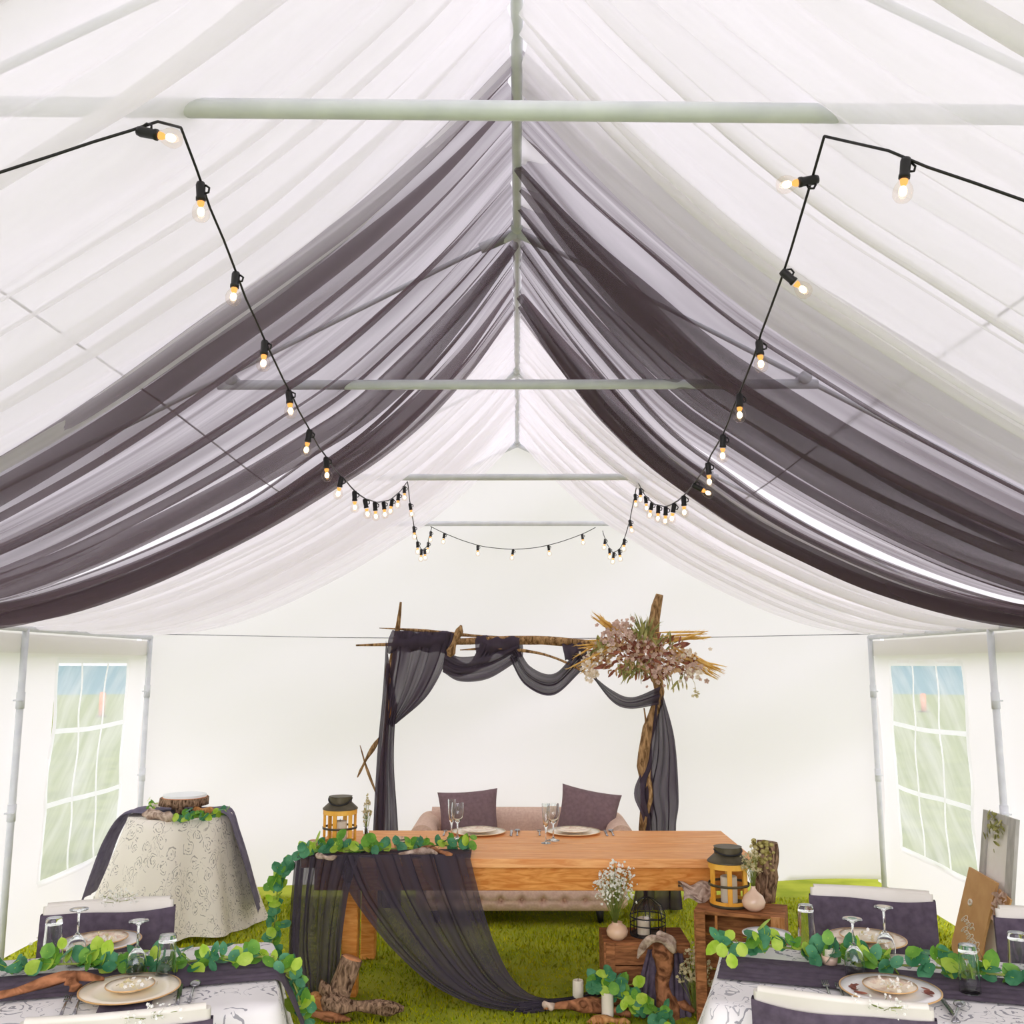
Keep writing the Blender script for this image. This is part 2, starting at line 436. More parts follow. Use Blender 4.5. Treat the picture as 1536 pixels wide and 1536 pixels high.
# ------------------------------------------------------------------ cloth sheets
def resample(pts, n):
    P = np.array([tuple(p) for p in pts], float); m = len(P)
    if m == 2:
        t = np.linspace(0, 1, n)[:, None]; return P[0] * (1 - t) + P[1] * t
    seg = np.sqrt(((P[1:] - P[:-1]) ** 2).sum(1)); cum = np.concatenate([[0], np.cumsum(seg)]); cum /= cum[-1]
    E = np.vstack([2 * P[0] - P[1], P, 2 * P[-1] - P[-2]])
    out = []
    for t in np.linspace(0, 1, n):
        i = min(m - 2, max(0, int(np.searchsorted(cum, t, 'right') - 1)))
        u = (t - cum[i]) / max(1e-9, cum[i + 1] - cum[i])
        a, b, c, d = E[i], E[i + 1], E[i + 2], E[i + 3]
        out.append(.5 * (2 * b + (c - a) * u + (2 * a - 5 * b + 4 * c - d) * u * u + (3 * b - a - 3 * c + d) * u ** 3))
    return np.array(out)

def sheet(mb, A, B, ns=40, nt=120, folds=14, over=1.3, depth=.03, ddir=None, seed=0, env=None, wander=.5, mi=0, uvw=None, dens=None):
    """cloth hung between edge curves A and B; folds run along the curves and double over one another"""
    g = np.random.RandomState(seed)
    a = resample(A, ns)[:, None, :]; b = resample(B, ns)[:, None, :]
    s = np.linspace(0, 1, ns)[:, None]; t = np.linspace(0, 1, nt)[None, :]
    e = np.ones((ns, 1)) if env is None else np.array([env(q) for q in s[:, 0]])[:, None]
    tt = t + 0 * s; dd = 0 * s * t
    dn = 1. if dens is None else np.interp(t, [q[0] for q in dens], [q[1] for q in dens])
    for k in range(5):
        f = folds * (.45 + .3 * k + .1 * g.rand()); ph = g.rand() * 6.28; wd = (g.rand() - .5) * wander * 6.28
        mod = .5 + .5 * np.sin(2 * PI * (g.uniform(.8, 2.4) * t + g.uniform(-.6, .6) * s) + g.rand() * 6.28)
        arg = 2 * PI * f * t + ph + wd * s
        tt = tt + e * over * dn * mod * np.sin(arg) / (2 * PI * f) * .8
        dd = dd + e * depth * dn * mod * np.cos(arg) * (.9 ** k) * .6
    edge = np.minimum(1, np.minimum(t, 1 - t) * 8)
    tt = t + (tt - t) * edge; dd = dd * (.3 + .7 * edge)
    P = a * (1 - tt[..., None]) + b * tt[..., None]
    if ddir is None:
        ds = np.gradient(P, axis=0); dt = (b - a) + 0 * P
        nrm = np.cross(ds, dt); nrm /= (np.linalg.norm(nrm, axis=2, keepdims=True) + 1e-9)
    else:
        nrm = np.array(tuple(Vector(ddir).normalized()))[None, None, :]
    P = P + nrm * dd[..., None]
    wid = uvw if uvw else float(np.linalg.norm(b - a, axis=2).mean())
    ln = float(np.linalg.norm(np.diff((a + b)[:, 0] / 2, axis=0), axis=1).sum())
    uv = np.stack([np.broadcast_to(t * wid, (ns, nt)), np.broadcast_to(s * ln, (ns, nt))], 2)
    mb.grid(P, mi, uv)
    return mb

# ------------------------------------------------------------------ the tent
YB = [1.903, 3.949, 5.995, 8.04]           # frame bays
XL, XR, ZE, ZR, ZB = -3.066, 2.934, 2.06, 3.72, 3.02
WL, WR, WY0, WY1 = -3.12, 2.99, -.6, 8.12

# ground
mb = MB(); n = 40
ang = np.linspace(0, 2 * PI, 65)
rad = [0, 4, 8, 12, 20, 35, 62]
P = np.array([[(r * math.cos(a), 4 + r * math.sin(a), 0) for a in ang] for r in rad])
mb.grid(P)
struct(mb.build('lawn', M_LAWN))
mb = MB(); mb.grid(np.array([[(x, y, .004) for x in np.linspace(-3.6, 3.5, 12)] for y in np.linspace(3.6, 9, 12)]))
struct(mb.build('floor', M_TURF))
mb = MB()
P = np.array([[(r * math.cos(a), 4 + r * math.sin(a), -.25 if r > 62 else -.02) for a in ang] for r in (61.8, 63, 400, 1500)])
mb.grid(P); struct(mb.build('lake', M_LAKE))

# grass blades inside the tent
nb = 78000
bx = nr.uniform(-3.3, 3.1, nb); by = nr.uniform(4.3, 8.02, nb)
hh = nr.uniform(.012, .030, nb) * (1 + .4 * np.sin(bx * 5) * np.sin(by * 4)); an = nr.uniform(0, 2 * PI, nb); wd = nr.uniform(.0028, .0052, nb)
lx = nr.normal(0, .012, nb); ly = nr.normal(0, .012, nb)
V = np.empty((nb, 3, 3))
V[:, 0] = np.stack([bx - wd * np.cos(an), by - wd * np.sin(an), 0 * bx], 1)
V[:, 1] = np.stack([bx + wd * np.cos(an), by + wd * np.sin(an), 0 * bx], 1)
V[:, 2] = np.stack([bx + lx, by + ly, hh], 1)
me = bpy.data.meshes.new('grass')
me.vertices.add(nb * 3); me.vertices.foreach_set('co', V.ravel())
me.loops.add(nb * 3); me.loops.foreach_set('vertex_index', np.arange(nb * 3, dtype=np.int32))
me.polygons.add(nb); me.polygons.foreach_set('loop_start', np.arange(0, nb * 3, 3, dtype=np.int32))
me.update(calc_edges=True)
ul = me.uv_layers.new(name='UVMap'); tone = np.clip(nr.normal(.5, .2, nb) + .16 * np.sin(bx * 3.1 + 1) * np.sin(by * 2.3), 0, 1)
ul.data.foreach_set('uv', np.stack([np.repeat(tone, 3), np.tile([0, 0, 1.], nb)], 1).ravel())
me.materials.append(M_BLADE)
g = bpy.data.objects.new('grass', me); col.objects.link(g); g['kind'] = 'stuff'
tag(g, 'short yellowish green grass covering the floor inside the tent', 'grass')

# walls
def sag(y, z, k):   # slack vinyl
    return .022 * mnoise.noise(Vector((y * .9, z * 1.1, k))) + .010 * mnoise.noise(Vector((y * 3.2 + z * 2.0, z * 2.2 - y, k + 9)))
WIN_L = (6.52, 7.72, .42, 1.87); WIN_R = (6.50, 7.80, .42, 1.85)
def side_wall(name, X, win, k, sgn, hem):
    y0, y1, z0, z1 = win
    ys = sorted(set(np.round(np.concatenate([np.linspace(WY0, y0, 40), np.linspace(y0, y1, 16), np.linspace(y1, 8.3, 10)]), 4)))
    zs = sorted(set(np.round(np.concatenate([np.linspace(0, z0, 6), np.linspace(z0, z1, 16), np.linspace(z1, 2.03, 5)]), 4)))
    P = np.array([[(X + sgn * sag(y, z, k), y, max(z, hem)) for z in zs] for y in ys])
    mask = [[not (y0 - .001 < (ys[i] + ys[i + 1]) / 2 < y1 and z0 < (zs[j] + zs[j + 1]) / 2 < z1) for j in range(len(zs) - 1)] for i in range(len(ys) - 1)]
    m = MB(); m.grid(P, mask=mask)
    return struct(m.build(name, M_WALL))
side_wall('wall_left', WL, WIN_L, 1.3, -1, .07)
side_wall('wall_right', WR, WIN_R, 5.7, 1, .07)
mb = MB()
xs = np.linspace(WL - .06, WR + .06, 60); zs = np.concatenate([np.linspace(0, 2.05, 26), np.linspace(2.12, 3.78, 14)])
rows = []
for x in xs:
    top = 3.76 - abs(x) * .527
    hem = .06 + .05 * (x > 1.2) + .02 * math.sin(x * 3)
    r = []
    for z in zs:
        zz = min(max(z, hem), top)
        d = 0.10 * mnoise.noise(Vector((x * .55 + z * .35, z * .8 - x * .3, 3.3))) + .03 * mnoise.noise(Vector((x * 1.2 - z * 2.4, z * .6 + x * .3, 7.7)))
        r.append((x, WY1 + d * min(1, zz / .3), zz))
    rows.append(r)
mb.grid(np.array(rows)); struct(mb.build('wall_back', M_WALL))
# roof
mb = MB()
prof = [(x, 3.76 - abs(x) * .527 - .025 * math.sin(PI * abs(x) / 3.2)) for x in np.linspace(-3.2, 3.2, 33)]
prof = [(x - .06, z) for x, z in prof]
P = np.array([[(x, y, z + .008 * mnoise.noise(Vector((x * 2, y * 1.5, 2)))) for x, z in prof] for y in np.linspace(WY0, 8.25, 50)])
mb.grid(P); struct(mb.build('ceiling', M_ROOF))
for nm, X in (('trim_1', -3.235), ('trim_2', 3.11)):          # valance hanging from the roof edge outside the walls
    mb = MB()
    P = np.array([[(X + .012 * mnoise.noise(Vector((y * 2, z * 3, X))), y, z) for z in (2.09, 2.0, 1.9)] for y in np.linspace(WY0, 8.2, 70)])
    mb.grid(P); struct(mb.build(nm, M_VAL))

# inner valance band seen on each wall just under the eave
for nm, X, k, sg in (('trim_3', WL + .035, 1.3, 1), ('trim_4', WR - .035, 5.7, -1)):
    mb = MB()
    P = np.array([[(X + sg * .008 * mnoise.noise(Vector((y * 2.2, z * 3, X))), y, z) for z in (2.03, 1.98, 1.91)] for y in np.linspace(WY0, 8.05, 70)])
    mb.grid(P); struct(mb.build(nm, M_VAL))

# windows
def window(name, X, win, k, sgn):
    y0, y1, z0, z1 = win
    root = bpy.data.objects.new(name, None); col.objects.link(root); root.location = (X, (y0 + y1) / 2, z0); struct(root)
    origin[root.name] = Vector(root.location)
    wav = lambda y, z: X + sgn * (sag(y, z, k) + .018 * mnoise.noise(Vector((y * 2.5 + z * 2.5, z * 2.2 - y * 1.5, k))))
    m = MB(); P = np.array([[(wav(y, z), y, z) for z in np.linspace(z0, z1, 30)] for y in np.linspace(y0, y1, 24)])
    m.grid(P); m.build('pane', M_VINYL, root)
    def strip(m, pts, wdt, vert):
        A = []; 
        for (y, z) in pts:
            x = wav(y, z) - sgn * .006
            A.append([(x, y - wdt / 2, z), (x, y + wdt / 2, z)] if vert else [(x, y, z - wdt / 2), (x, y, z + wdt / 2)])
        m.grid(np.array(A))
    m = MB(); T = np.linspace(0, 1, 30)
    strip(m, [(y0, z0 + (z1 - z0) * t) for t in T], .05, True); strip(m, [(y1, z0 + (z1 - z0) * t) for t in T], .05, True)
    strip(m, [(y0 + (y1 - y0) * t, z0) for t in T], .045, False); strip(m, [(y0 + (y1 - y0) * t, z1) for t in T], .045, False)
    m.build('window_frame', M_WELD, root)
    for q in (1, 2):
        m = MB(); yy = y0 + (y1 - y0) * q / 3
        strip(m, [(yy + .035 * mnoise.noise(Vector((t * 4.2, q * 3.1, k))), z0 + (z1 - z0) * t) for t in T], .028, True); m.build('muntin', M_WELD, root)
        m = MB(); zz = z0 + (z1 - z0) * q / 3
        strip(m, [(y0 + (y1 - y0) * t, zz + .01 * math.sin(t * 5 + q)) for t in T], .034, False); m.build('muntin', M_WELD, root)
window('window_1', WL, WIN_L, 1.3, -1)
window('window_2', WR, WIN_R, 5.7, 1)
# ------------------------------------------------------------------ steel frame
def pole(name, label, X, y, lean):
    t = thing(name, label, 'tent pole', (X, y, 0))
    MB().tube([(X, y, .0), (X + lean * .5, y, 1.0), (X, y, ZE)], .021, 12).build('tube', M_POLE, t)
    for z in (.95, 1.62):
        m = MB(); m.tube([(X, y, z - .05), (X, y, z + .05)], .0255, 12); m.tube([(X - .03, y - .028, z), (X - .03 + .06, y - .028, z)], .006, 6)
        m.build('collar', M_POLE, t)
    m = MB(); m.tube([(X, y, 0.005), (X, y, .02)], .05, 12); m.build('base_plate', M_POLE, t)
pole('tent_pole', 'grey steel tent pole in the rear corner behind the round cake table', XL, YB[3], 0)
pole('tent_pole', 'grey steel tent pole between the frame edge and the window nearest the cake table', XL, YB[2], 0)
pole('tent_pole', 'grey steel tent pole in the rear corner beside the lifted wall hem', XR, YB[3], 0)
pole('tent_pole', 'grey steel tent pole above the grey leaning picture frame', XR, YB[2], 0)
t = thing('ridge_pole', 'long grey steel ridge pole running down the peak of the tent', 'ridge pole', (0, 4, ZR))
MB().tube([(0, WY0, ZR), (0, 8.06, ZR)], .019, 12).build('tube', M_POLE, t)
for y in YB:
    m = MB(); m.tube([(0, y - .06, ZR), (0, y + .06, ZR)], .027, 12); m.tube([(0, y, ZR - .01), (-.16, y, ZR - .085)], .023, 10); m.tube([(0, y, ZR - .01), (.16, y, ZR - .085)], .023, 10)
    m.build('joint', M_POLE, t)
for y, nm in zip(YB, ('nearest', 'second', 'third', 'rearmost')):
    dz = .016 if nm == 'nearest' else 0
    lab = {'nearest': 'thick grey crossbeam nearest the viewer, carrying both string light ends', 'second': 'grey crossbeam running through the charcoal drapes',
           'third': 'thin grey crossbeam where the bulb strings reach back up', 'rearmost': 'short grey crossbeam against the rear gable with one bulb string below'}[nm]
    t = thing('cross_beam', lab, 'crossbeam', (0, y, ZB))
    MB().tube([(-1.28, y, ZB + dz), (1.28, y, ZB - dz)], .021, 14).build('tube', M_POLE, t)
    m = MB()
    for sx in (-1, 1): m.tube([(sx * 1.22, y - .04, ZB + .02 - sx * dz), (sx * 1.22, y + .04, ZB + .02 - sx * dz)], .028, 10)
    m.build('clamp', M_POLE, t)
    for sx, X in ((-1, XL), (1, XR)):
        m = MB(); m.tube([(0, y, ZR), (X, y, ZE + .04)], .011, 10)
        o = m.build('rafter', M_POLE)
        tag(o, ('grey steel rafter on the window_1 side' if 0 else {'nearest': 'grey rafter faint behind white sheer', 'second': 'grey rafter showing pale through the charcoal sheer', 'third': 'grey rafter hidden behind the rear white sheer', 'rearmost': 'grey rafter along the rear gable wall'}[nm]) + (', cake table side' if sx < 0 else ', kraft sign side'), 'rafter', 'roof rafters')
for X, s_ in ((XL, 'cake table'), (XR, 'kraft sign')):
    o = MB().tube([(X, WY0, ZE), (X, 8.06, ZE)], .019, 10).build('eave_rail', M_POLE)
    tag(o, 'grey steel eave rail over the wall on the %s side' % s_, 'eave rail')
for sx, s_ in ((-1, 'cake table'), (1, 'kraft sign')):
    o = MB().tube([(sx * 1.5, y, 3.76 - 1.5 * .527 - .05 + .01 * math.sin(y * 2)) for y in np.linspace(WY0, 8.0, 30)], .005, 6).build('roof_cable', M_STEEL)
    tag(o, 'thin dark cable under the roof above the sheer, %s side' % s_, 'cable')
o = MB().tube([(XL, 8.03, 2.09), (-1.5, 8.03, 2.06), (0, 8.03, 2.05), (1.5, 8.03, 2.06), (XR, 8.03, 2.09)], .004, 6).build('tie_rope', M_STEEL)
tag(o, 'thin grey rope stretched across the rear wall behind the arbor', 'rope')

# ------------------------------------------------------------------ ceiling drapes
PX = [0.018, .25, .5, .75, 1.0, 1.3, 1.62, 2.0, 2.4, 2.75, 3.02]
PZ = [3.70, 3.44, 3.20, 2.995, 2.83, 2.64, 2.465, 2.285, 2.145, 2.085, 2.085]
def edge(sx, ys, lift=0.):
    """curve from ridge to eave at depth ys (list of (|x|, y))"""
    xs_ = [q[0] for q in ys]; yy = [q[1] for q in ys]
    return [(sx * x + (-.04 if x > 2.9 and sx < 0 else 0) - (.06 if x > 2.9 and sx > 0 else 0), float(np.interp(x, xs_, yy)), z + lift) for x, z in zip(PX, PZ)]
def ceil_drape(name, label, m, ya, yb, sx, folds, over, depth, seed, group, lift=0., nt=220, wander=.35, dens=None):
    mb = MB()
    sheet(mb, edge(sx, ya, lift), edge(sx, yb, lift), 44, nt, folds, over, depth, seed=seed, wander=wander, dens=dens,
          env=lambda s: .35 + .65 * min(1, s * 5) if s < .85 else 1.)
    o = mb.build(name, m)
    return tag(o, label, 'ceiling drape', group)
G1 = 'white ceiling drapes'; G2 = 'charcoal ceiling drapes'
SD = {-1: 'above the cake table side', 1: 'above the kraft sign side'}
for sx in (-1, 1):
    k = 0 if sx < 0 else 40
    ceil_drape('white_ceiling_drape', 'white sheer ceiling drape in front of the charcoal swags, ' + SD[sx], M_WDRAPE,
               [(0, .25), (3, .0)], [(0, 2.80), (1.2, 2.95), (3, 3.2)], sx, 15, 1.0, .042, 23 + 2 * k, G1, .012 if sx < 0 else -.065, 260)
    ceil_drape('white_ceiling_drape', 'white sheer ceiling drape behind the charcoal swags, ' + SD[sx], M_WDRAPE,
               [(0, 4.85), (1.2, 5.05), (3, 4.9)], [(0, 7.95), (3, 7.97)], sx, 14, 1.0, .042, 24 + 2 * k, G1, .012, 260)
    ceil_drape('charcoal_ceiling_drape', 'broad charcoal sheer ceiling swag nearer the viewer, ' + SD[sx], M_DDRAPE,
               [(0, 2.72), (.8, 2.70), (1.7, 2.92), (3, 3.15)] if sx < 0 else [(0, 2.70), (.6, 2.62), (1.5, 2.66), (3, 2.8)],
               [(0, 4.25), (.8, 4.52), (1.3, 4.50), (1.8, 4.50), (2.2, 4.56), (3, 4.56)] if sx < 0 else [(0, 4.25), (.8, 4.72), (1.5, 4.77), (2., 4.76), (3, 4.70)], sx, 10, 1.5, .055, 31 + k, G2, .02, 360, .35, [(0, 1.5), (.16, 1.5), (.26, .35), (.55, .45), (.66, 1.0), (.78, 1.5), (1, 1.6)] if sx < 0 else [(0, .9), (.04, .2), (.24, .25), (.32, 1.0), (.42, 1.5), (.56, 1.0), (.64, 1.5), (.78, 1.5), (.86, .5), (1, 1.1)])
    ceil_drape('charcoal_ceiling_drape', 'narrow charcoal sheer ceiling swag nearer the rear wall, ' + SD[sx], M_DDRAPE,
               [(0, 3.95), (.8, 4.40), (1.3, 4.55), (1.7, 4.53), (2.1, 4.46), (3, 4.40)] if sx < 0 else [(0, 3.95), (.8, 4.58), (1.5, 4.79), (2, 4.70), (3, 4.55)],
               [(0, 4.89), (.35, 5.17), (.9, 5.24), (1.6, 5.19), (2.4, 5.12), (3, 4.98)] if sx < 0 else [(0, 4.92), (.45, 5.24), (.9, 5.47), (1.3, 5.53), (2, 5.45), (2.5, 5.25), (3, 5.1)], sx, 6, 1.5, .042, 32 + k, G2, -.012, 260, .35, [(0, .8), (.3, .9), (.5, 1.5), (1, 1.6)] if sx < 0 else [(0, 1.3), (.25, 1.2), (.4, .5), (.55, .7), (.7, 1.6), (1, 1.6)])

# ------------------------------------------------------------------ string lights
def catenary(p, q, drop, n=40):
    p, q = Vector(p), Vector(q)
    return [p.lerp(q, t) - Vector((0, 0, drop * 4 * t * (1 - t))) for t in np.linspace(0, 1, n)]
def along(pts, start, step):
    out = []; acc = 0; nxt = start
    for a, b in zip(pts, pts[1:]):
        L = (b - a).length
        while acc + L >= nxt:
            t = (nxt - acc) / L; out.append((a.lerp(b, t), (b - a).normalized())); nxt += step
        acc += L
    return out
def bulb_at(root, p, tilt, rad=1.):
    M = Matrix.Translation(p) @ Matrix.Rotation(tilt[0], 4, 'X') @ Matrix.Rotation(tilt[1], 4, 'Y') @ Matrix.Scale(.9, 4)
    m = MB(); m.lathe([(0, .012), (.010, .012), (.0125, .004), (.0115, -.026), (.0130, -.030), (.0130, -.036), (0, -.036)], 10)
    m.tube([(.012, 0, .004), (.022, 0, -.004), (.02, 0, -.016), (.012, 0, -.018)], .003, 5)
    m.v = [tuple(M @ Vector(q)) for q in m.v]; s = m.build('socket', M_BLKPL, root)
    m = MB(); m.lathe([(.011, -.038), (.013, -.046), (.019, -.056), (.0225, -.068), (.0215, -.080), (.015, -.090), (0, -.0945)], 12)
    m.v = [tuple(M @ Vector(q)) for q in m.v]; m.build('bulb', M_BULB, s)
    m = MB(); m.lathe([(.0, -.039), (.0095, -.040), (.0085, -.048), (.004, -.054), (0, -.056)], 8)
    m.v = [tuple(M @ Vector(q)) for q in m.v]; m.build('lamp_cap', M_AMBER, s)
    m = MB(); m.ball((0, 0, -.067), .0095, 8, sq=(1, 1, 1.3))
    m.v = [tuple(M @ Vector(q)) for q in m.v]; m.build('filament', M_FIL, s)
def string_light(label, runs, tilts):
    t = thing('string_light', label, 'string light', tuple(runs[0][0][0]), group='string lights')
    m = MB(); k = 0
    for pts, start, step in runs:
        jit = [p + Vector((.006 * mnoise.noise(p * 6), 0, .006 * mnoise.noise(p * 5 + Vector((3, 3, 3))))) for p in pts]
        m.tube(jit, .0032, 6)
        for p, d in along(jit, start, step):
            tl = tilts.get(k, (rng.uniform(-.2, .2), rng.uniform(-.2, .2)))
            bulb_at(t, p - Vector((0, 0, .012)), tl); k += 1
    m.build('cord', M_BLKPL, t)
e1L, e1R = Vector((-.725, YB[0], 2.985)), Vector((.66, YB[0], 2.955))
e3L, e3R = Vector((-.70, YB[2], 2.99)), Vector((.765, YB[2], 2.99))
e4L, e4R = Vector((-.73, 7.98, 2.99)), Vector((.66, 7.98, 2.98))
def under_drape(u, v, clear=.06):
    d = _ray(u, v); t = .4
    while t < 6 and EYE + d.z * t < float(np.interp(abs(d.x * t), PX, PZ)) - clear: t += .01
    return Vector((d.x * t, d.y * t, EYE + d.z * t))
fL = [e1L] + [under_drape(u, v) for u, v in ((235, 181), (195, 196), (140, 214), (90, 230), (0, 256), (-90, 272), (-180, 280))]
fR = [e1R] + [under_drape(u, v, .13) for u, v in ((1330, 226), (1390, 250), (1460, 274), (1536, 302), (1640, 336))]
string_light('string of glowing bulbs on black cord, cake table side of the tent',
             [(fL, .13, .34), (catenary(e1L, e3L, .40), .15, .30), (catenary(e3L, Vector((-.72, 7.98, 2.98)), .30), .22, .30)], {0: (0, -1.35)})
string_light('string of glowing bulbs on black cord, kraft sign side of the tent',
             [(fR, .20, .33), (catenary(e1R, e3R, .42), .10, .30), (catenary(e3R, Vector((.72, 7.98, 2.95)), .30), .12, .30)], {2: (0, 1.4), 3: (0, -.8), 8: (.2, -1.1)})
string_light('short bulb string sagging below the rear gable crossbeam', [(catenary(e4L, e4R, .19), .13, .30)], {})

# ------------------------------------------------------------------ plants
def rand_dir(up=.4):
    v = Vector((rng.gauss(0, 1), rng.gauss(0, 1), rng.gauss(up, 1)))
    return v.normalized()
def garland(name, label, path, n, r, width, group=None, lift=.02, weights=(.45, .3, .25), face=None, droop=0.):
    pts = [Vector(q) for q in resample(path, 60).tolist()]
    t = thing(name, label, 'garland', tuple(pts[0]), group=group)
    m = MB(); m.tube([p + Vector((0, 0, lift * .5)) for p in pts], .004, 6); m.build('stem', M_STEM, t)
    m = MB()
    for i in range(n):
        q = rng.uniform(0, 59); k = int(q); p = pts[k].lerp(pts[min(59, k + 1)], q - k)
        off = Vector((rng.gauss(0, width), rng.gauss(0, width), abs(rng.gauss(lift, lift * .8))))
        nn = Vector((rng.gauss(0, .6), rng.gauss(-.65, .5), rng.gauss(.6, .4))) if face is None else Vector(face) + Vector((rng.gauss(0, .5), rng.gauss(0, .5), rng.gauss(0, .5)))
        rr = r * rng.uniform(.7, 1.15)
        mi = rng.choices((0, 1, 2), weights)[0]
        c = p + off
        m.leaf(c, nn, off + rand_dir(.2) * .02, rr, mi, rng.uniform(.72, .98))
        m.tube([p + Vector((0, 0, lift * .5)), c], .0013, 4, 2)
    m.build('leaves', LEAVES, t)
    return t
def blossom(m, c, r, mi=0, nrm=None):
    nrm = nrm or rand_dir(.5); a = nrm.orthogonal().normalized(); b = nrm.cross(a); c = Vector(c)
    for k in range(5):
        w_ = 2 * PI * k / 5
        d = a * math.cos(w_) + b * math.sin(w_)
        e = nrm.cross(d)
        m.add([c, c + d * r * .6 + e * r * .42 + nrm * r * .25, c + d * r * 1.05 + nrm * r * .35, c + d * r * .6 - e * r * .42 + nrm * r * .25], [(0, 1, 2, 3)], mi)
def gyp(root, base, spread, hgt, n, r=.006, mat=None, stems=True, lean=(0, 0)):
    """spray of tiny blooms on fine branching stems"""
    base = Vector(base); ms = MB(); mf = MB()
    for i in range(n):
        a = rng.uniform(0, 2 * PI); q = rng.random() ** .6
        tip = base + Vector((math.cos(a) * spread * q + lean[0], math.sin(a) * spread * q * .8 + lean[1], hgt * rng.uniform(.5, 1.0) * (1.05 - .3 * q)))
        mid = base.lerp(tip, .5) + Vector((rng.gauss(0, .006), rng.gauss(0, .006), hgt * .08))
        if stems: ms.tube([base + Vector((rng.gauss(0, .004), rng.gauss(0, .004), 0)), mid, tip], .0009, 4)
        for k in range(4):
            c = tip + Vector((rng.gauss(0, spread * .12), rng.gauss(0, spread * .12), rng.gauss(0, spread * .12)))
            blossom(mf, c, r * rng.uniform(.7, 1.2)); mf.ball(c, r * .45, 5)
    if stems: ms.build('stems', M_STEM, root)
    mf.build('blossoms', mat or M_WHITEF, root)

def drift_mesh(m, path, r0, r1, seed, n=11, rough=.35, mi=0, seg=26):
    pts = resample(path, seg)
    rad = [(r0 + (r1 - r0) * t) * (1 + .25 * math.sin(t * 9 + seed)) * (.35 + .65 * min(1, 6 * t, 6 * (1 - t) + .15)) for t in np.linspace(0, 1, seg)]
    m.tube(pts.tolist(), rad, n, mi, True, rough, seed)
    return m
def driftwood(label, paths, mat=None, seed=0, name='driftwood', group='driftwood pieces'):
    m = MB()
    for i, (path, r0, r1) in enumerate(paths): drift_mesh(m, path, r0, r1, seed + i * 3.7)
    o = m.build(name, mat or M_DRIFT)
    return tag(o, label, 'driftwood', group)

# ------------------------------------------------------------------ head table
TZ = .76
fl = atZ(455, 1290, TZ); fr = atZ(1128, 1287, TZ); br = atZ(1085, 1246, TZ)
TX0, TX1 = fl.x - .02, (fr.x + br.x) / 2; TY0, TY1 = (fl.y + fr.y) / 2, br.y
t = thing('farm_table', 'long honey-coloured pine farm table at the head of the tent', 'table', ((TX0 + TX1) / 2, (TY0 + TY1) / 2, 0))
nbd = 4; bw = (TY1 - TY0) / nbd
for k in range(nbd):
    m = MB(); m.box(((TX0 + TX1) / 2, TY0 + bw * (k + .5), TZ - .025), (TX1 - TX0, bw - .003, .05), bev=.004)
    m.build('board', M_TABLE, t, smooth=False)
m = MB(); zc = .645; ah = .105
m.box(((TX0 + TX1) / 2, TY0 + .05, zc), (TX1 - TX0 - .14, .028, ah + .02), bev=.003); m.build('apron', M_PINE_SHADED, t, False)
m = MB(); m.box(((TX0 + TX1) / 2, TY1 - .07, zc), (TX1 - TX0 - .16, .028, ah), bev=.003)
m.build('apron', M_PINE_SHADED, t, False)
for X in (TX0 + .09, TX1 - .09):
    m = MB(); m.box((X, (TY0 + TY1) / 2, zc), (.028, TY1 - TY0 - .2, ah), bev=.003); m.build('apron', M_PINE_SHADED, t, False)
for X in (TX0 + .27, TX1 - .12):
    for Y in (TY0 + .12, TY1 - .12):
        m = MB(); m.box((X, Y, .355), (.09, .09, .71), bev=.006); m.build('leg', M_PINE_SHADED, t, False)

# runner on the head table: chiffon folded over the front edge, one half swept to the floor
t = thing('chiffon_runner', 'charcoal chiffon runner spilling over the front of the farm table onto the grass', 'table runner', (TX0, TY0, 0))
yf = TY0 - .03
m = MB()
sheet(m, [(TX0 - .02, TY0 - .02, TZ + .012), (TX0 + .3, TY0 - .02, TZ + .012), (atZ(706, 1290, TZ).x, TY0 - .02, TZ + .012)],
      [(TX0 - .02, TY0 + .26, TZ + .012), (TX0 + .3, TY0 + .26, TZ + .012), (atZ(706, 1285, TZ).x, TY0 + .22, TZ + .012)], 40, 24, 4, .5, .006, ddir=(0, 0, 1), seed=5)
m.build('top', M_RDRAPE, t)
Y = lambda u, v, d=0: atY(u, v, yf - d)
m = MB()
sheet(m, [Y(500, 1282), Y(520, 1330, .02), Y(545, 1370, .03), Y(590, 1425, .05), Y(650, 1478, .08), Y(715, 1508, .1), Y(790, 1520, .12)],
      [Y(704, 1281), Y(716, 1330, .02), Y(728, 1375, .03), Y(748, 1430, .05), Y(775, 1475, .08), Y(815, 1497, .1), Y(885, 1492, .06)],
      50, 150, 9, 1.15, .022, ddir=(0, -1, 0), seed=8, wander=.3)
m.build('swept_panel', M_RDRAPE, t)
m = MB()
sheet(m, [Y(446, 1285), Y(440, 1350, .02), Y(438, 1420, .03), Y(446, 1470, .04), Y(452, 1508, .05)],
      [Y(540, 1282), Y(524, 1335, .02), Y(514, 1400, .03), Y(508, 1460, .04), Y(500, 1508, .05)], 40, 110, 7, 1.1, .022, ddir=(0, -1, 0), seed=12, wander=.2)
m.build('hanging_panel', M_RDRAPE, t)
m = MB()
sheet(m, [(TX0 - .03, TY0 - .02, TZ + .005), (TX0 - .05, TY0, .5), (TX0 - .05, TY0 + .0, .10)], [(TX0 - .03, TY0 + .26, TZ + .005), (TX0 - .05, TY0 + .27, .5), (TX0 - .06, TY0 + .28, .12)], 30, 50, 4, .8, .015, ddir=(-1, 0, 0), seed=14)
m.build('side_panel', M_RDRAPE, t)
m = MB()
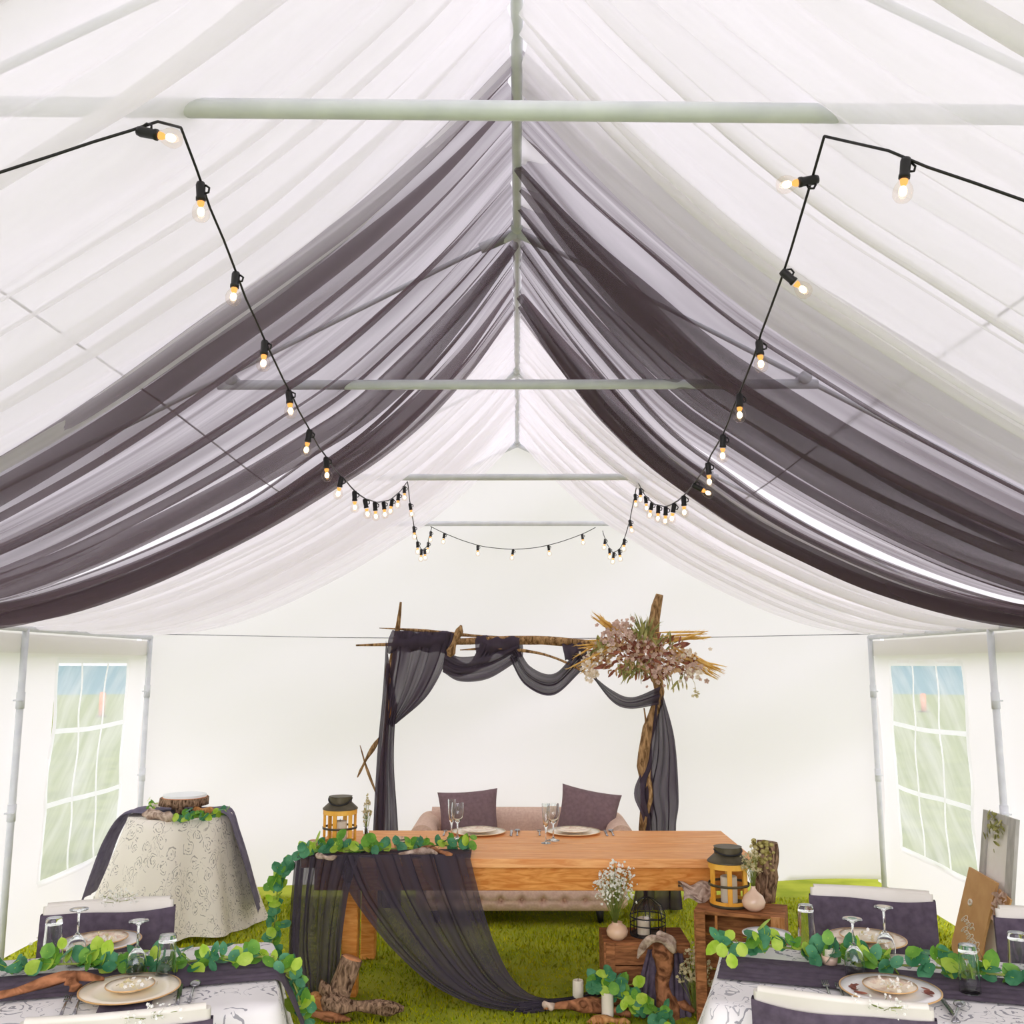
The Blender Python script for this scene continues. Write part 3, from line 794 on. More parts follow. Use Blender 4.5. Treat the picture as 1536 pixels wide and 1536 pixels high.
sheet(m, [Y(775, 1503, .12), Y(820, 1500, .1), Y(862, 1494, .05), Y(905, 1480, .0)], [Y(785, 1522, .14), Y(830, 1514, .12), Y(868, 1506, .08), Y(910, 1492, .02)], 24, 40, 4, 1.2, .02, ddir=(0, -.6, .8), seed=15)
m.build('pooled_tail', M_RDRAPE, t)

# ------------------------------------------------------------------ settee
SX0, SX1, SY0, SY1 = -.77, .83, 7.18, 7.86
t = thing('settee', 'low beige tufted settee with rolled arms behind the farm table', 'sofa', ((SX0 + SX1) / 2, (SY0 + SY1) / 2, 0))
cx = (SX0 + SX1) / 2
m = MB()  # tufted base rail
P = []
for i in range(97):
    x = SX0 + .12 + (SX1 - SX0 - .24) * i / 96; row = []
    for j in range(15):
        v = j / 14
        bul = .045 * math.sin(PI * v) ** .6
        ph = (i / 96 * 9) % 1 - .5
        dim = .05 * math.exp(-((ph / .16) ** 2 + ((v - .45) / .16) ** 2)) + .012 * math.exp(-((v - .45) / .05) ** 2)
        row.append((x, SY0 - bul + dim, .105 + .165 * v))
    P.append(row)
m.grid(np.array(P)); m.box((cx, (SY0 + SY1) / 2 + .03, .19), (SX1 - SX0 - .2, SY1 - SY0 - .06, .16), bev=.02)
m.build('base_rail', M_SOFA, t)
for k in range(9):
    x = SX0 + .12 + (SX1 - SX0 - .24) * (k + .5) / 9
    m = MB(); m.ball((x, SY0 - .002, .179), .011, 8, sq=(1, .6, 1)); m.build('button', M_SOFA, t)
m = MB(); m.box((cx, (SY0 + SY1) / 2 - .03, .335), (SX1 - SX0 - .24, SY1 - SY0 - .12, .12), bev=.035); sharp(m.build('seat', M_SOFA, t), 60)
m = MB()
prof = [(-.05, .35), (-.07, .5), (-.085, .62), (-.07, .70), (-.02, .735), (.04, .72), (.07, .66), (.06, .5), (.06, .12)]
P = np.array([[(SX0 + .1 + (SX1 - SX0 - .2) * i / 60, SY1 - .06 + a + (.008 * math.cos(i / 60 * PI * 18) * math.exp(-((b - .55) / .12) ** 2)), b) for a, b in prof] for i in range(61)])
m.grid(P); m.build('backrest', M_SOFA, t)
for sx, X in ((-1, SX0 + .10), (1, SX1 - .10)):
    m = MB()
    m.box((X, (SY0 + SY1) / 2, .36), (.12, SY1 - SY0 - .02, .50), bev=.03)
    m.tube([(X - sx * -.02, SY0 - .01, .60), (X + sx * .02, SY1 - .02, .60)], .095, 20)
    a = m.build('arm', M_SOFA, t); sharp(a, 50)
    m = MB(); m.tube([(X + sx * .02 + math.cos(q) * .07 * (1 - q / 14), SY0 - .014, .60 + math.sin(q) * .07 * (1 - q / 14)) for q in np.linspace(0, 11, 40)], .006, 6)
    m.build('scroll_piping', M_SOFA, a)
for X in (SX0 + .18, SX1 - .24):
    for Yq in (SY0 + .09, SY1 - .09):
        m = MB(); m.tube([(X, Yq, .13), (X + .01, Yq, .0)], [.034, .02], 8); m.build('leg', M_BLACK, t)

def pillow(label, c, w_, h_, th, rot, pitch):
    m = MB(); n = 21
    for side in (1, -1):
        P = []
        for i in range(n):
            u = -1 + 2 * i / (n - 1); row = []
            for j in range(n):
                v = -1 + 2 * j / (n - 1)
                pin = 1 - .07 * (1 - u * u) * abs(v) ** 3 ; pin2 = 1 - .09 * (1 - v * v) * abs(u) ** 3
                d = th * max(0, (1 - u ** 4)) ** .5 * max(0, (1 - v ** 4)) ** .5 * side
                d += side * .008 * mnoise.noise(Vector((u * 3 + rot * 5, v * 3, th))) * (1 - u * u) * (1 - v * v)
                row.append((u * w_ / 2 * pin2, -d, v * h_ / 2 * pin))
            P.append(row)
        if side < 0: P = P[::-1]
        m.grid(np.array(P))
    Mx = Matrix.Rotation(pitch, 3, 'X') @ Matrix.Rotation(rot, 3, 'Y')
    m.v = [tuple(Mx @ Vector(q) + Vector(c)) for q in m.v]
    return tag(m.build('cushion', M_PILLOW), label, 'cushion', 'cushions on the settee')
pillow('plum-grey square cushion on the settee, behind the wine glass nearest the driftwood garland', atY(703, 1226, 7.5), .46, .40, .08, R(-4), R(-16))
pillow('plum-grey square cushion tipped over on the settee beside the draped arbor post', atY(882, 1224, 7.52), .46, .40, .08, R(11), R(-16))

# ------------------------------------------------------------------ arbor
AY = 7.62
A = lambda u, v, d=0.: atY(u, v, AY - d)
t = thing('driftwood_arbor', 'rustic driftwood arbor standing behind the settee', 'arbor', (0.1, AY, 0))
def branch(name, pts, r0, r1, seed, mat=M_POST, rough=.22):
    m = MB(); drift_mesh(m, pts, r0, r1, seed, 10, rough); return m.build(name, mat, t)
fa = A(566, 1300); ga = A(968, 1300)
branch('post', [A(601, 903), A(597, 940), A(588, 1000), A(580, 1080), A(573, 1180), (fa.x, AY, .0)], .020, .036, 1)
branch('post', [A(990, 892), A(982, 925), A(978, 960), A(985, 1010), A(988, 1045), A(972, 1100), A(966, 1150), A(972, 1200), A(966, 1260), (ga.x, AY, 0)], .062, .032, 2)
branch('crossbar', [A(534, 968, .05), A(600, 966, .05), A(700, 962, .05), A(800, 960, .05), A(880, 965, .05), A(960, 972, .05), A(1010, 985, .05)], .022, .034, 3)
branch('crossbar', [A(569, 942, .0), A(620, 945, .0), A(690, 952, .0), A(770, 958, .0)], .010, .016, 4)
branch('branch', [A(690, 975, .09), A(740, 973, .09), A(800, 978, .10), A(845, 992, .1), A(895, 1018, .1)], .013, .012, 5)
branch('branch', [A(692, 938, .09), A(684, 958, .1), A(672, 985, .09)], .022, .034, 6, M_POST, .4)
branch('split_wood', [A(581, 995, .07), A(583, 1025, .08), A(586, 1055, .08), A(589, 1090, .07)], .02, .028, 7, M_CHIP, .3)
branch('branch', [A(536, 1166, .03), A(550, 1138, .05), A(570, 1105, .04)], .009, .018, 8)
branch('branch', [A(540, 1118, .06), A(550, 1152, .06), A(566, 1195, .05)], .007, .011, 9)
branch('branch', [A(966, 1062, .0), A(969, 1090, .0), A(967, 1140, .02), A(976, 1190, .06), A(966, 1245, .06), A(960, 1300, .04)], .016, .016, 10)

t = thing('arbor_drape', 'charcoal chiffon swagged along the driftwood arbor and down both posts', 'drape', (0.1, AY - .08, 1.9))
D = lambda u, v, d=.1: atY(u, v, AY - d)
def sw(name, a, b, ns=30, nt=80, folds=6, over=1.3, depth=.02, seed=0):
    m = MB(); sheet(m, a, b, ns, nt, folds, over, depth, ddir=(0, -1, .15), seed=seed, wander=.3); return m.build(name, M_ADRAPE, t)
sw('swag', [D(592, 946), D(588, 985), D(583, 1030), D(580, 1088)], [D(682, 950), D(668, 995), D(640, 1045), D(594, 1086)], 30, 110, 8, 1.2, .025, 51)
sw('tail', [D(579, 960), D(574, 1040), D(566, 1130), D(560, 1240), D(556, 1362)], [D(596, 1060), D(592, 1090), D(591, 1150), D(597, 1240), D(602, 1362)], 40, 70, 5, 1.4, .03, 52)
def sleeve(u0, v0, u1, v1, r, seed):
    m = MB(); a, b = atY(u0, v0, AY - .045), atY(u1, v1, AY - .045); n = 36; P = []
    for i in range(15):
        q = i / 14; c = a.lerp(b, q); row = []
        for k in range(n + 1):
            w_ = 2 * PI * k / n
            rr = r * (1 + .16 * math.sin(w_ * 2 + q * 3) + .12 * math.sin(q * 19 + w_ * 1.5 + seed))
            row.append((c.x + .015 * math.sin(w_ + seed), c.y + rr * .8 * math.cos(w_), c.z + rr * math.sin(w_)))
        P.append(row)
    uv = [[(i / 14 * .3, k / n * .3) for k in range(n + 1)] for i in range(15)]
    m.grid(np.array(P), 0, uv); m.build('wrap', M_ADRAPE, t)
sleeve(586, 962, 676, 964, .085, 1); sleeve(716, 968, 782, 970, .078, 2); sleeve(845, 976, 880, 978, .075, 3)
sw('swag', [D(668, 975), D(690, 985), D(730, 980), D(778, 962)], [D(664, 1008), D(690, 1022), D(732, 1018), D(776, 992)], 30, 60, 4, 1.4, .03, 53)
sw('swag', [D(668, 975), D(700, 995), D(716, 975), D(722, 962)], [D(664, 1008), D(690, 1015), D(726, 1000), D(745, 975)], 24, 40, 3, 1.3, .03, 58)
sw('swag', [D(776, 968), D(796, 1000), D(832, 1010), D(868, 972)], [D(764, 988), D(788, 1028), D(830, 1043), D(874, 1005)], 34, 70, 5, 1.4, .03, 54)
sw('swag', [D(880, 1005), D(916, 1034), D(948, 1046), D(990, 1030)], [D(886, 1012), D(918, 1052), D(945, 1063), D(988, 1057)], 30, 50, 4, 1.4, .03, 55)
sw('tail', [D(984, 1045, .02), D(968, 1140, .02), D(951, 1190, .06), D(966, 1245, .06), D(948, 1366, .06)], [D(994, 1040, .02), D(1012, 1110, .02), D(1018, 1200, .04), D(1014, 1250, .04), D(1024, 1364, .04)], 44, 80, 5, 1.3, .035, 56)

# floral arrangement on the arbor corner
FY = AY - .17
t = thing('dried_flower_arrangement', 'large dried flower spray with golden grasses on the arbor corner', 'flower arrangement', tuple(atY(965, 985, FY)))
Q = lambda u, v, d=0.: atY(u, v, FY - d)
m = MB()
def spike(m, a, b, wd_, mi=0):
    a, b = Vector(a), Vector(b); ax = (b - a); L = ax.length; ax.normalize()
    s_ = ax.orthogonal().normalized(); s2 = ax.cross(s_)
    m.tube([a, a.lerp(b, .4), a.lerp(b, .8), b], [wd_ * .3, wd_, wd_ * .7, wd_ * .1], 5, mi)
    for k in range(10):
        q = .3 + .7 * k / 10; p = a.lerp(b, q); w_ = rng.uniform(0, 6.28); d = (s_ * math.cos(w_) + s2 * math.sin(w_)) * wd_ * 2.2 + ax * wd_ * 4
        m.add([p, p + d * .5 + s_ * wd_ * .3, p + d], [(0, 1, 2)], mi)
for (u0, v0, u1, v1, n_, sp) in ((925, 960, 868, 1000, 9, 9), (930, 950, 893, 924, 6, 6), (990, 962, 1056, 954, 8, 7), (1010, 975, 1078, 1012, 12, 8), (925, 965, 880, 965, 6, 8)):
    for k in range(n_):
        a = Q(u0 + rng.gauss(0, 6), v0 + rng.gauss(0, 5), rng.uniform(-.03, .05)); b = Q(u1 + rng.gauss(0, sp), v1 + rng.gauss(0, sp * .7), rng.uniform(-.05, .08))
        spike(m, a, b, .0095)
m.build('golden_grasses', M_WHEAT, t)
def cluster(name, mat, spots, n_, r, ball=True):
    m = MB()
    for (u, v, su, sv) in spots:
        for k in range(n_):
            c = Q(u + rng.gauss(0, su), v + rng.gauss(0, sv), rng.uniform(-.06, .10))
            blossom(m, c, r * rng.uniform(.7, 1.25), 0, Vector((rng.gauss(0, .6), -1, rng.gauss(.2, .6))).normalized())
            if ball: m.ball(c, r * .35, 5)
    return m.build(name, mat, t)
cluster('mauve_blossoms', M_PINKF, [(918, 955, 16, 10), (945, 962, 18, 10), (965, 978, 18, 10), (1000, 990, 16, 10), (1035, 1005, 12, 9), (990, 1010, 10, 8), (930, 940, 10, 6)], 44, .019)
cluster('cream_blossoms', M_CREAMF, [(905, 982, 14, 7), (884, 995, 7, 8), (1045, 1005, 9, 8), (1030, 985, 12, 7), (885, 1010, 5, 6)], 30, .019)
m = MB()
for k in range(150):
    th = rng.uniform(0, 6.28); q = rng.random() ** .7
    c = Vector((965 + math.cos(th) * 82 * q, 984 + math.sin(th) * 34 * q, 0)); p = Q(c.x, c.y, rng.uniform(-.05, .06))
    dirv = Vector((math.cos(th), rng.gauss(0, .5), -math.sin(th) * .7 + rng.gauss(0, .3)))
    m.leaf(p, Vector((rng.gauss(0, .5), -1, rng.gauss(.2, .5))), dirv, rng.uniform(.025, .05), 0, .3, .1, 8)
m.build('burgundy_leaves', M_BURG, t)
m = MB()
for k in range(70):
    u, v = rng.choice([(965, 945), (968, 950), (960, 1000), (945, 1002), (1000, 960), (905, 970), (935, 1010), (1010, 1020)])
    p = Q(u + rng.gauss(0, 9), v + rng.gauss(0, 7), rng.uniform(-.03, .08)); up = 1 if v < 980 else -1
    m.leaf(p, Vector((rng.gauss(0, .5), -1, rng.gauss(0, .4))), Vector((rng.gauss(0, .7), rng.gauss(0, .3), up)), rng.uniform(.03, .06), 0, .22, .1, 8)
m.build('olive_leaves', M_OLIVE, t)
m = MB()
for u0, u1, v1 in ((965, 952, 920), (966, 962, 925), (968, 975, 925), (970, 985, 935), (958, 945, 938)):
    for k in range(3): spike(m, Q(u0, 955), Q(u1 + rng.gauss(0, 4), v1 + rng.gauss(0, 4), .02), .007)
m.build('succulent_spikes', M_OLIVE, t)
m = MB()
for k in range(8): spike(m, Q(950 + k * 3, 990), Q(935 + k * 6 + rng.gauss(0, 3), 1020 + rng.gauss(0, 6), .05), .006)
m.build('fern_fronds', M_OLIVE, t)
m = MB()
for k in range(260):
    th = rng.uniform(0, 6.28); q = rng.random() ** .5
    p = Q(962 + math.cos(th) * 78 * q, 984 + math.sin(th) * 32 * q, rng.uniform(-.04, .07))
    m.leaf(p, Vector((rng.gauss(0, .6), -1, rng.gauss(.2, .6))), rand_dir(0), rng.uniform(.014, .028), 0, rng.uniform(.3, .7), .1, 7)
m.build('tan_leaves', M_TANL, t)
m = MB(); m.tube([Q(1035, 1012), Q(1042, 1025), Q(1044, 1040)], .002, 4)
for k in range(9): blossom(m, Q(1044 + rng.gauss(0, 4), 1042 + rng.gauss(0, 4)), .014)
for u, v in ((1002, 1030), (1010, 1034), (1024, 1028), (1030, 1030)):
    m.tube([Q(u - 4, 1008), Q(u, v)], .003, 4); m.leaf(Q(u, v), (0, -1, .2), (0, 0, -1), .025, 0, .3)
m.build('hanging_sprig', M_DRYF, t)

# ------------------------------------------------------------------ lanterns, vases, candles
def lantern(label, loc, s):
    t = thing('lantern', label, 'lantern', (0, 0, 0), group='honey-wood lanterns')
    m = MB(); m.lathe([(0, 0), (.098, 0), (.098, .014), (.07, .018), (0, .018)], 24); m.build('base', M_LID, t, local=True)
    m = MB(); m.lathe([(.098, .185), (.102, .185), (.102, .212), (.09, .212), (.09, .187), (.098, .185)], 28); sharp(m.build('top_ring', M_GOLD, t, local=True)); m = MB(); m.lathe([(.092, .014), (.099, .014), (.099, .030), (.09, .030), (.09, .014)], 28)
    sharp(m.build('bottom_ring', M_GOLD, t, local=True))
    for k in range(6):
        a = 2 * PI * (k + .35) / 6
        m = MB(); m.box((math.cos(a) * .093, math.sin(a) * .093, .105), (.013, .024, .175), M=Matrix.Rotation(a, 3, 'Z'), bev=.002); m.build('post', M_GOLD, t, False, True)
    m = MB(); m.lathe([(.100, .100), (.104, .100), (.104, .112), (.100, .112), (.100, .100)], 28); m.build('band', M_LID, t, local=True)
    m = MB(); m.lathe([(.102, .212), (.106, .214), (.105, .220), (.072, .250), (.069, .252), (.069, .285), (.072, .288), (.060, .288), (0, .284)], 28)
    lid = sharp(m.build('lid', M_LID, t, local=True))
    m = MB(); m.tube([(.071 * math.cos(q), -.07 * math.sin(q) * .9 - .02 * math.sin(q), .278 - .035 * math.sin(q)) for q in np.linspace(0, PI, 16)] if s < 1.05 else
                     [(.071 * math.cos(q), -.075 * math.sin(q), .275 - .02 * math.sin(q)) for q in np.linspace(0, PI, 16)], .004, 6)
    m.build('handle', M_BLACK, lid, local=True)
    t.location = loc; t.scale = (s, s, s)
    c = pillar('ivory pillar candle inside the ' + label.split(' on ')[0] + ' on ' + label.split(' on ')[1], (loc[0], loc[1], loc[2] + .018 * s), .042 * s, .125 * s)
def pillar(label, loc, r, h):
    t = thing('pillar_candle', label, 'candle', tuple(loc), group='ivory candles')
    m = MB(); m.lathe([(0, 0), (r, 0), (r, h - .004), (r - .004, h), (r * .5, h - .004), (0, h - .006)], 20); sharp(m.build('wax', M_WAX, t, local=True))
    m = MB(); m.tube([(0, 0, h - .006), (.001, 0, h + .012)], .0015, 5); m.build('wick', M_BLACK, t, local=True)
    return t
LA = atZ(509, 1268, TZ); LA.z = TZ
lantern('honey-wood lantern with dark lid on the farm table', (LA.x, LA.y, TZ), 1.0)
def vase(name, label, cat, loc, prof, mat, rz=0):
    t = thing(name, label, cat, tuple(loc)); m = MB(); m.lathe(prof, 24); m.build('body', mat, t, local=True); return t
# dried bloom in a tube vase on the head table
v0 = atZ(549, 1262, TZ)
t = vase('bud_vase', 'slim glass bud vase beside the farm table lantern', 'vase', v0, [(0, .004), (.016, .004), (.016, .09), (.0175, .09), (.0175, 0), (0, 0)], M_GLASS)
s_ = thing('dried_sprig', 'dried bloom sprig standing in the slim bud vase', 'dried flowers', tuple(v0 + Vector((0, 0, .01))))
gyp(s_, v0 + Vector((0, 0, .02)), .035, .26, 26, .007, M_DRYF)
for (u, v, lb) in ((600, 1271, 'small etched glass votive holder behind the farm table garland'), (472, 1276, 'small pearly votive holder at the corner end of the farm table')):
    p = atZ(u, v, TZ)
    t = vase('votive_holder', lb, 'votive', p, [(0, 0), (.03, 0), (.036, .02), (.036, .055), (.032, .06), (.033, .058), (.031, .02), (0, .006)], M_PRINT if u > 500 else M_SHELL)
    m = MB()
    for k in range(3): m.lathe([(.0365, .015 + k * .015), (.038, .018 + k * .015), (.0365, .021 + k * .015)], 20)
    m.build('band', M_LID if u > 500 else M_RIM, t, local=True)

# head table garland, driftwood
gp = [atZ(448, 1284, TZ + .02), atZ(480, 1278, TZ + .01), atZ(530, 1280, TZ + .01), atZ(590, 1277, TZ + .01), atZ(650, 1272, TZ + .01), atZ(708, 1276, TZ + .01)]
garland('eucalyptus_garland', 'round-leaf green garland along the front edge of the farm table', gp, 95, .034, .028, lift=.03)
gp = [(TX0 - .05, TY0 - .02, TZ + .01), (TX0 - .11, TY0 - .04, .64), (TX0 - .12, TY0 - .05, .48), (TX0 - .13, TY0 - .06, .30), (TX0 - .14, TY0 - .08, .12), (TX0 - .10, TY0 - .14, .02)]
garland('eucalyptus_garland', 'green leaf garland hanging down the end of the farm table to the grass', gp, 95, .034, .022, lift=.012, weights=(.5, .25, .25), face=(-.2, -1, .4))
p = lambda u, v: atZ(u, v, TZ + .035)
driftwood('flat bleached driftwood piece lying in the farm table garland', [([p(598, 1281), p(620, 1278), p(640, 1276), p(655, 1280)], .014, .02)], M_DRIFTP, 3)
driftwood('reddish driftwood stick pointing along the farm table beside the garland end', [([p(632, 1271), p(655, 1276), p(678, 1282)], .018, .012)], M_DRIFT, 5)
driftwood('small driftwood chip in the garland at the farm table corner', [([p(474, 1282), p(492, 1287), p(505, 1285)], .016, .010)], M_DRIFTP, 6)

# ------------------------------------------------------------------ tableware
def goblet_profile(k=1., inverted=False):
    pr = [(0, .002), (.033, .0), (.034, .003), (.012, .009), (.0045, .018), (.0038, .05), (.0045, .082), (.012, .092), (.028, .112), (.035, .142), (.033, .172), (.0315, .193), (.0300, .193), (.0315, .172), (.033, .142), (.026, .114), (.010, .096), (0, .093)]
    return [(a * k, b * k) for a, b in pr]
def glassware(name, label, cat, loc, prof, inverted=False, group=None, n=24):
    t = thing(name, label, cat, tuple(loc), group=group)
    if inverted:
        H = max(q[1] for q in prof); prof = [(a, H - b) for a, b in prof][::-1]
    m = MB(); m.lathe(prof, n); sharp(m.build('glass_body', M_GLASS, t, local=True), 40)
    return t
FLUTE = [(0, .002), (.030, 0), (.031, .003), (.010, .008), (.0045, .016), (.004, .06), (.006, .085), (.014, .105), (.021, .15), (.0235, .20), (.0245, .235), (.0230, .235), (.0220, .20), (.0195, .15), (.012, .108), (0, .095)]
TUMB = [(0, 0), (.027, 0), (.029, .004), (.0295, .02), (.033, .10), (.0345, .15), (.0325, .15), (.031, .10), (.0275, .024), (0, .020)]
TUMB2 = TUMB
def plate_mesh(m, r, z=0, rim=.013, mi=0):
    m.lathe([(0, z + .002), (r * .62, z + .002), (r * .7, z + .005), (r, z + rim), (r, z + rim + .003), (r * .7, z + .009), (r * .64, z + .006), (0, z + .006)], 40, mi=mi)
def plate(name, label, loc, r, mat, rim=None, group=None):
    t = thing(name, label, 'plate', tuple(loc), group=group)
    m = MB(); plate_mesh(m, r); m.build('dish', mat, t, local=True)
    m = MB(); m.lathe([(r * .975, .0145), (r * 1.006, .013), (r * 1.008, .0165), (r * .975, .0165)], 40); m.build('rim', rim or M_RIM, t, local=True)
    return t
def fork(label, loc, rz, group):
    t = thing('fork', label, 'fork', tuple(loc), rz, group=group)
    m = MB(); m.tube([(0, -.10, .004), (0, -.05, .007), (0, .02, .009), (0, .04, .006)], [.007, .005, .003, .005], 6, flat=.5); m.build('handle', M_STEEL, t, local=True)
    m = MB(); m.box((0, .050, .006), (.022, .020, .003))
    for k in range(4): m.tube([(-.0095 + k * .0063, .058, .006), (-.0095 + k * .0063, .075, .004), (-.0095 + k * .0063, .095, .009)], [.0018, .0018, .001], 5)
    m.build('tines', M_STEEL, t, local=True)
def spoon(label, loc, rz, group):
    t = thing('spoon', label, 'spoon', tuple(loc), rz, group=group)
    m = MB(); m.tube([(0, -.10, .004), (0, -.05, .007), (0, .02, .010), (0, .045, .006)], [.007, .005, .003, .004], 6, flat=.5); m.build('handle', M_STEEL, t, local=True)
    m = MB(); m.ball((0, .07, .009), .03, 14, sq=(.62, 1., .22)); m.build('bowl', M_STEEL, t, local=True)
def knife(label, loc, rz, group):
    t = thing('knife', label, 'knife', tuple(loc), rz, group=group)
    m = MB(); m.tube([(0, -.11, .004), (0, -.02, .005)], [.007, .006], 6, flat=.5); m.build('handle', M_STEEL, t, local=True)
    m = MB(); m.box((.002, .04, .0045), (.015, .125, .002), bev=.0008); m.build('blade', M_STEEL, t, local=True)

for k, (u, v, gob, flu, lb) in enumerate(((718, 1250, (686, 1259), (677, 1257), 'nearest the driftwood garland'), (860, 1250, (830, 1261), (819, 1265), 'in front of the tipped cushion'))):
    c = atZ(u, v, TZ)
    plate('dinner_plate', 'cream charger plate on the farm table ' + lb, c, .175, M_PLATE, group='farm table plates')
    c2 = c.copy(); c2.z += .013
    plate('salad_plate', 'small floral plate stacked on the farm table charger ' + lb, c2, .115, M_PRINT, M_PLATE, group='farm table small plates')
    g_ = atZ(*gob, TZ); g_.z = TZ
    glassware('wine_goblet', 'upright wine goblet on the farm table ' + lb, 'wine glass', g_, goblet_profile(1.15), group='farm table goblets')
    g_ = atZ(*flu, TZ)
    glassware('champagne_flute', 'tall champagne flute on the farm table ' + lb, 'champagne flute', g_, FLUTE, group='farm table flutes')
    fork('fork beside the charger on the farm table ' + lb, Vector((c.x - .22, c.y, TZ)), 0, 'farm table cutlery')
    knife('knife beside the charger on the farm table ' + lb, Vector((c.x + .21, c.y, TZ)), 0, 'farm table cutlery')
    spoon('spoon beside the charger on the farm table ' + lb, Vector((c.x + .25, c.y, TZ)), 0, 'farm table cutlery')

# ------------------------------------------------------------------ tablecloths
def cloth_over(m, per, z, hem, flare, folds, amp, seed, ns=16, dmax=None):
    """per: list of (x, y, nx, ny, arclen); top is a fan grid, skirt flares with folds"""
    n = len(per); cx_ = sum(q[0] for q in per) / n; cy_ = sum(q[1] for q in per) / n
    rows = []; uvs = []
    for k in range(7):
        f = k / 6
        rows.append([(cx_ + (q[0] - cx_) * f, cy_ + (q[1] - cy_) * f, z) for q in per]); uvs.append([(cx_ + (q[0] - cx_) * f, cy_ + (q[1] - cy_) * f) for q in per])
    g = np.random.RandomState(seed); ph = g.rand(4) * 6.28
    Lt = per[-1][4]
    for k in range(1, ns + 1):
        f = k / ns; r = []; u_ = []
        for q in per:
            a = 2 * PI * q[4] / Lt
            wv = math.sin(folds * a + ph[0]) * .6 + math.sin(folds * 1.7 * a // 1 * 0 + int(folds * 1.6) * a + ph[1]) * .4
            off = .008 + flare * f * (1 + .25 * math.sin(2 * a + ph[2])) + amp * wv * f ** .8
            hz = hem + .02 * math.sin(3 * a + ph[3])
            zz = z - .004 - (z - hz) * (1 - (1 - f) ** 1.15) if f < 1 else hz
            r.append((q[0] + q[2] * off, q[1] + q[3] * off, max(zz, .012)))
            u_.append((q[0] + q[2] * (z - hz) * f, q[1] + q[3] * (z - hz) * f))
        rows.append(r); uvs.append(u_)
    m.grid(np.array(rows), 0, np.array(uvs)); return m
def round_per(c, r, n=144):
    return [(c[0] + r * math.cos(2 * PI * k / n), c[1] + r * math.sin(2 * PI * k / n), math.cos(2 * PI * k / n), math.sin(2 * PI * k / n), 2 * PI * r * k / n) for k in range(n + 1)]
def rect_per(c, u, v, L, W, rc=.05, step=.03):
    pts = []
    cs = [(L / 2 - rc, W / 2 - rc, 0), (-L / 2 + rc, W / 2 - rc, 90), (-L / 2 + rc, -W / 2 + rc, 180), (L / 2 - rc, -W / 2 + rc, 270)]
    loc = []
    for i, (a, b, th) in enumerate(cs):
        for k in range(7):
            w_ = R(th + 90 * k / 6); loc.append((a + rc * math.cos(w_), b + rc * math.sin(w_), math.cos(w_), math.sin(w_)))
        a2, b2, t2 = cs[(i + 1) % 4]; p0 = loc[-1]; w_ = R(t2); p1 = (a2 + rc * math.cos(w_), b2 + rc * math.sin(w_))
        d = math.hypot(p1[0] - p0[0], p1[1] - p0[1]); n_ = int(d / step)
        for k in range(1, n_): loc.append((p0[0] + (p1[0] - p0[0]) * k / n_, p0[1] + (p1[1] - p0[1]) * k / n_, p0[2], p0[3]))
    loc.append(loc[0]); L_ = 0; prev = None
    for a, b, nx, ny in loc:
        p_ = Vector(c[:2] + (0,) if isinstance(c, tuple) else (c[0], c[1], 0)) + u * a + v * b; nn = u * nx + v * ny
        if prev is not None: L_ += (p_ - prev).length
        prev = p_; pts.append((p_.x, p_.y, nn.x, nn.y, L_))
    return pts

# cake table
CC = (-2.43, 7.15); CZ = .775; CR = .355
t = thing('round_table', 'small round table hidden under a cream floral cloth', 'table', (CC[0], CC[1], 0))
m = MB(); m.lathe([(0, CZ - .03), (CR - .01, CZ - .03), (CR, CZ - .015), (CR - .01, CZ - .006), (0, CZ - .006)], 40, (CC[0], CC[1], 0)); m.build('tabletop', M_CRATE2, t)
m = MB(); m.tube([(CC[0], CC[1], .03), (CC[0], CC[1], CZ - .03)], .035, 12); m.build('column', M_BLACK, t)
for k in range(4):
    a = PI / 4 + k * PI / 2; m = MB(); m.tube([(CC[0], CC[1], .12), (CC[0] + .25 * math.cos(a), CC[1] + .25 * math.sin(a), .015)], .018, 8); m.build('leg', M_BLACK, t)
m = MB(); cloth_over(m, round_per(CC, CR), CZ, .02, .21, 7, .07, 4)
tag(m.build('tablecloth', M_TOILE2), 'cream floral cloth falling to the grass over the round cake table', 'tablecloth')
m = MB()
cv = [(-.66, -.58), (-.60, -.38), (-.52, -.16), (-.40, .004), (-.2, .012), (0, .012), (.2, .012), (.37, .006), (.45, -.16), (.53, -.36), (.605, -.58), (.635, -.66)]
sheet(m, [(CC[0] + a * .96 + .02, CC[1] - .16 + (-.0), CZ + b + .012) for a, b in cv], [(CC[0] + a * .90 - .02, CC[1] + .17, CZ + b * .96 + .012) for a, b in cv], 60, 40, 3, .6, .008, seed=9)
tag(m.build('table_runner', M_SLATE), 'slate grey runner laid across the round cake table and hanging down both sides', 'table runner')
cp = atZ(276, 1222, CZ); cp.z = CZ + .022
t = thing('log_slice', 'bark-edged log slice cake stand on the round table', 'cake stand', tuple(cp))
m = MB(); m.tube([(0, 0, .05 + .0), (0, 0, .10)], .165, 30, rough=.1, seed=4); m.build('bark', M_BARK, t, local=True)
m = MB(); m.tube([(0, 0, .099), (0, 0, .103)], .155, 30); m.build('cut_face', M_CUT, t, local=True)
for a in (0.5, 2.6, 4.7):
    m = MB(); m.tube([(.09 * math.cos(a), .09 * math.sin(a), 0), (.09 * math.cos(a), .09 * math.sin(a), .055)], .03, 10); m.build('foot', M_BARK, t, local=True)
t = thing('cake_board', 'white round cake board on top of the log slice', 'cake board', tuple(cp + Vector((0, 0, .104))))
m = MB(); m.lathe([(0, 0), (.15, 0), (.15, .016), (0, .016)], 36); sharp(m.build('board', M_CAKE, t, local=True))
q = lambda u, v, dz=.03: atZ(u, v, CZ + dz)
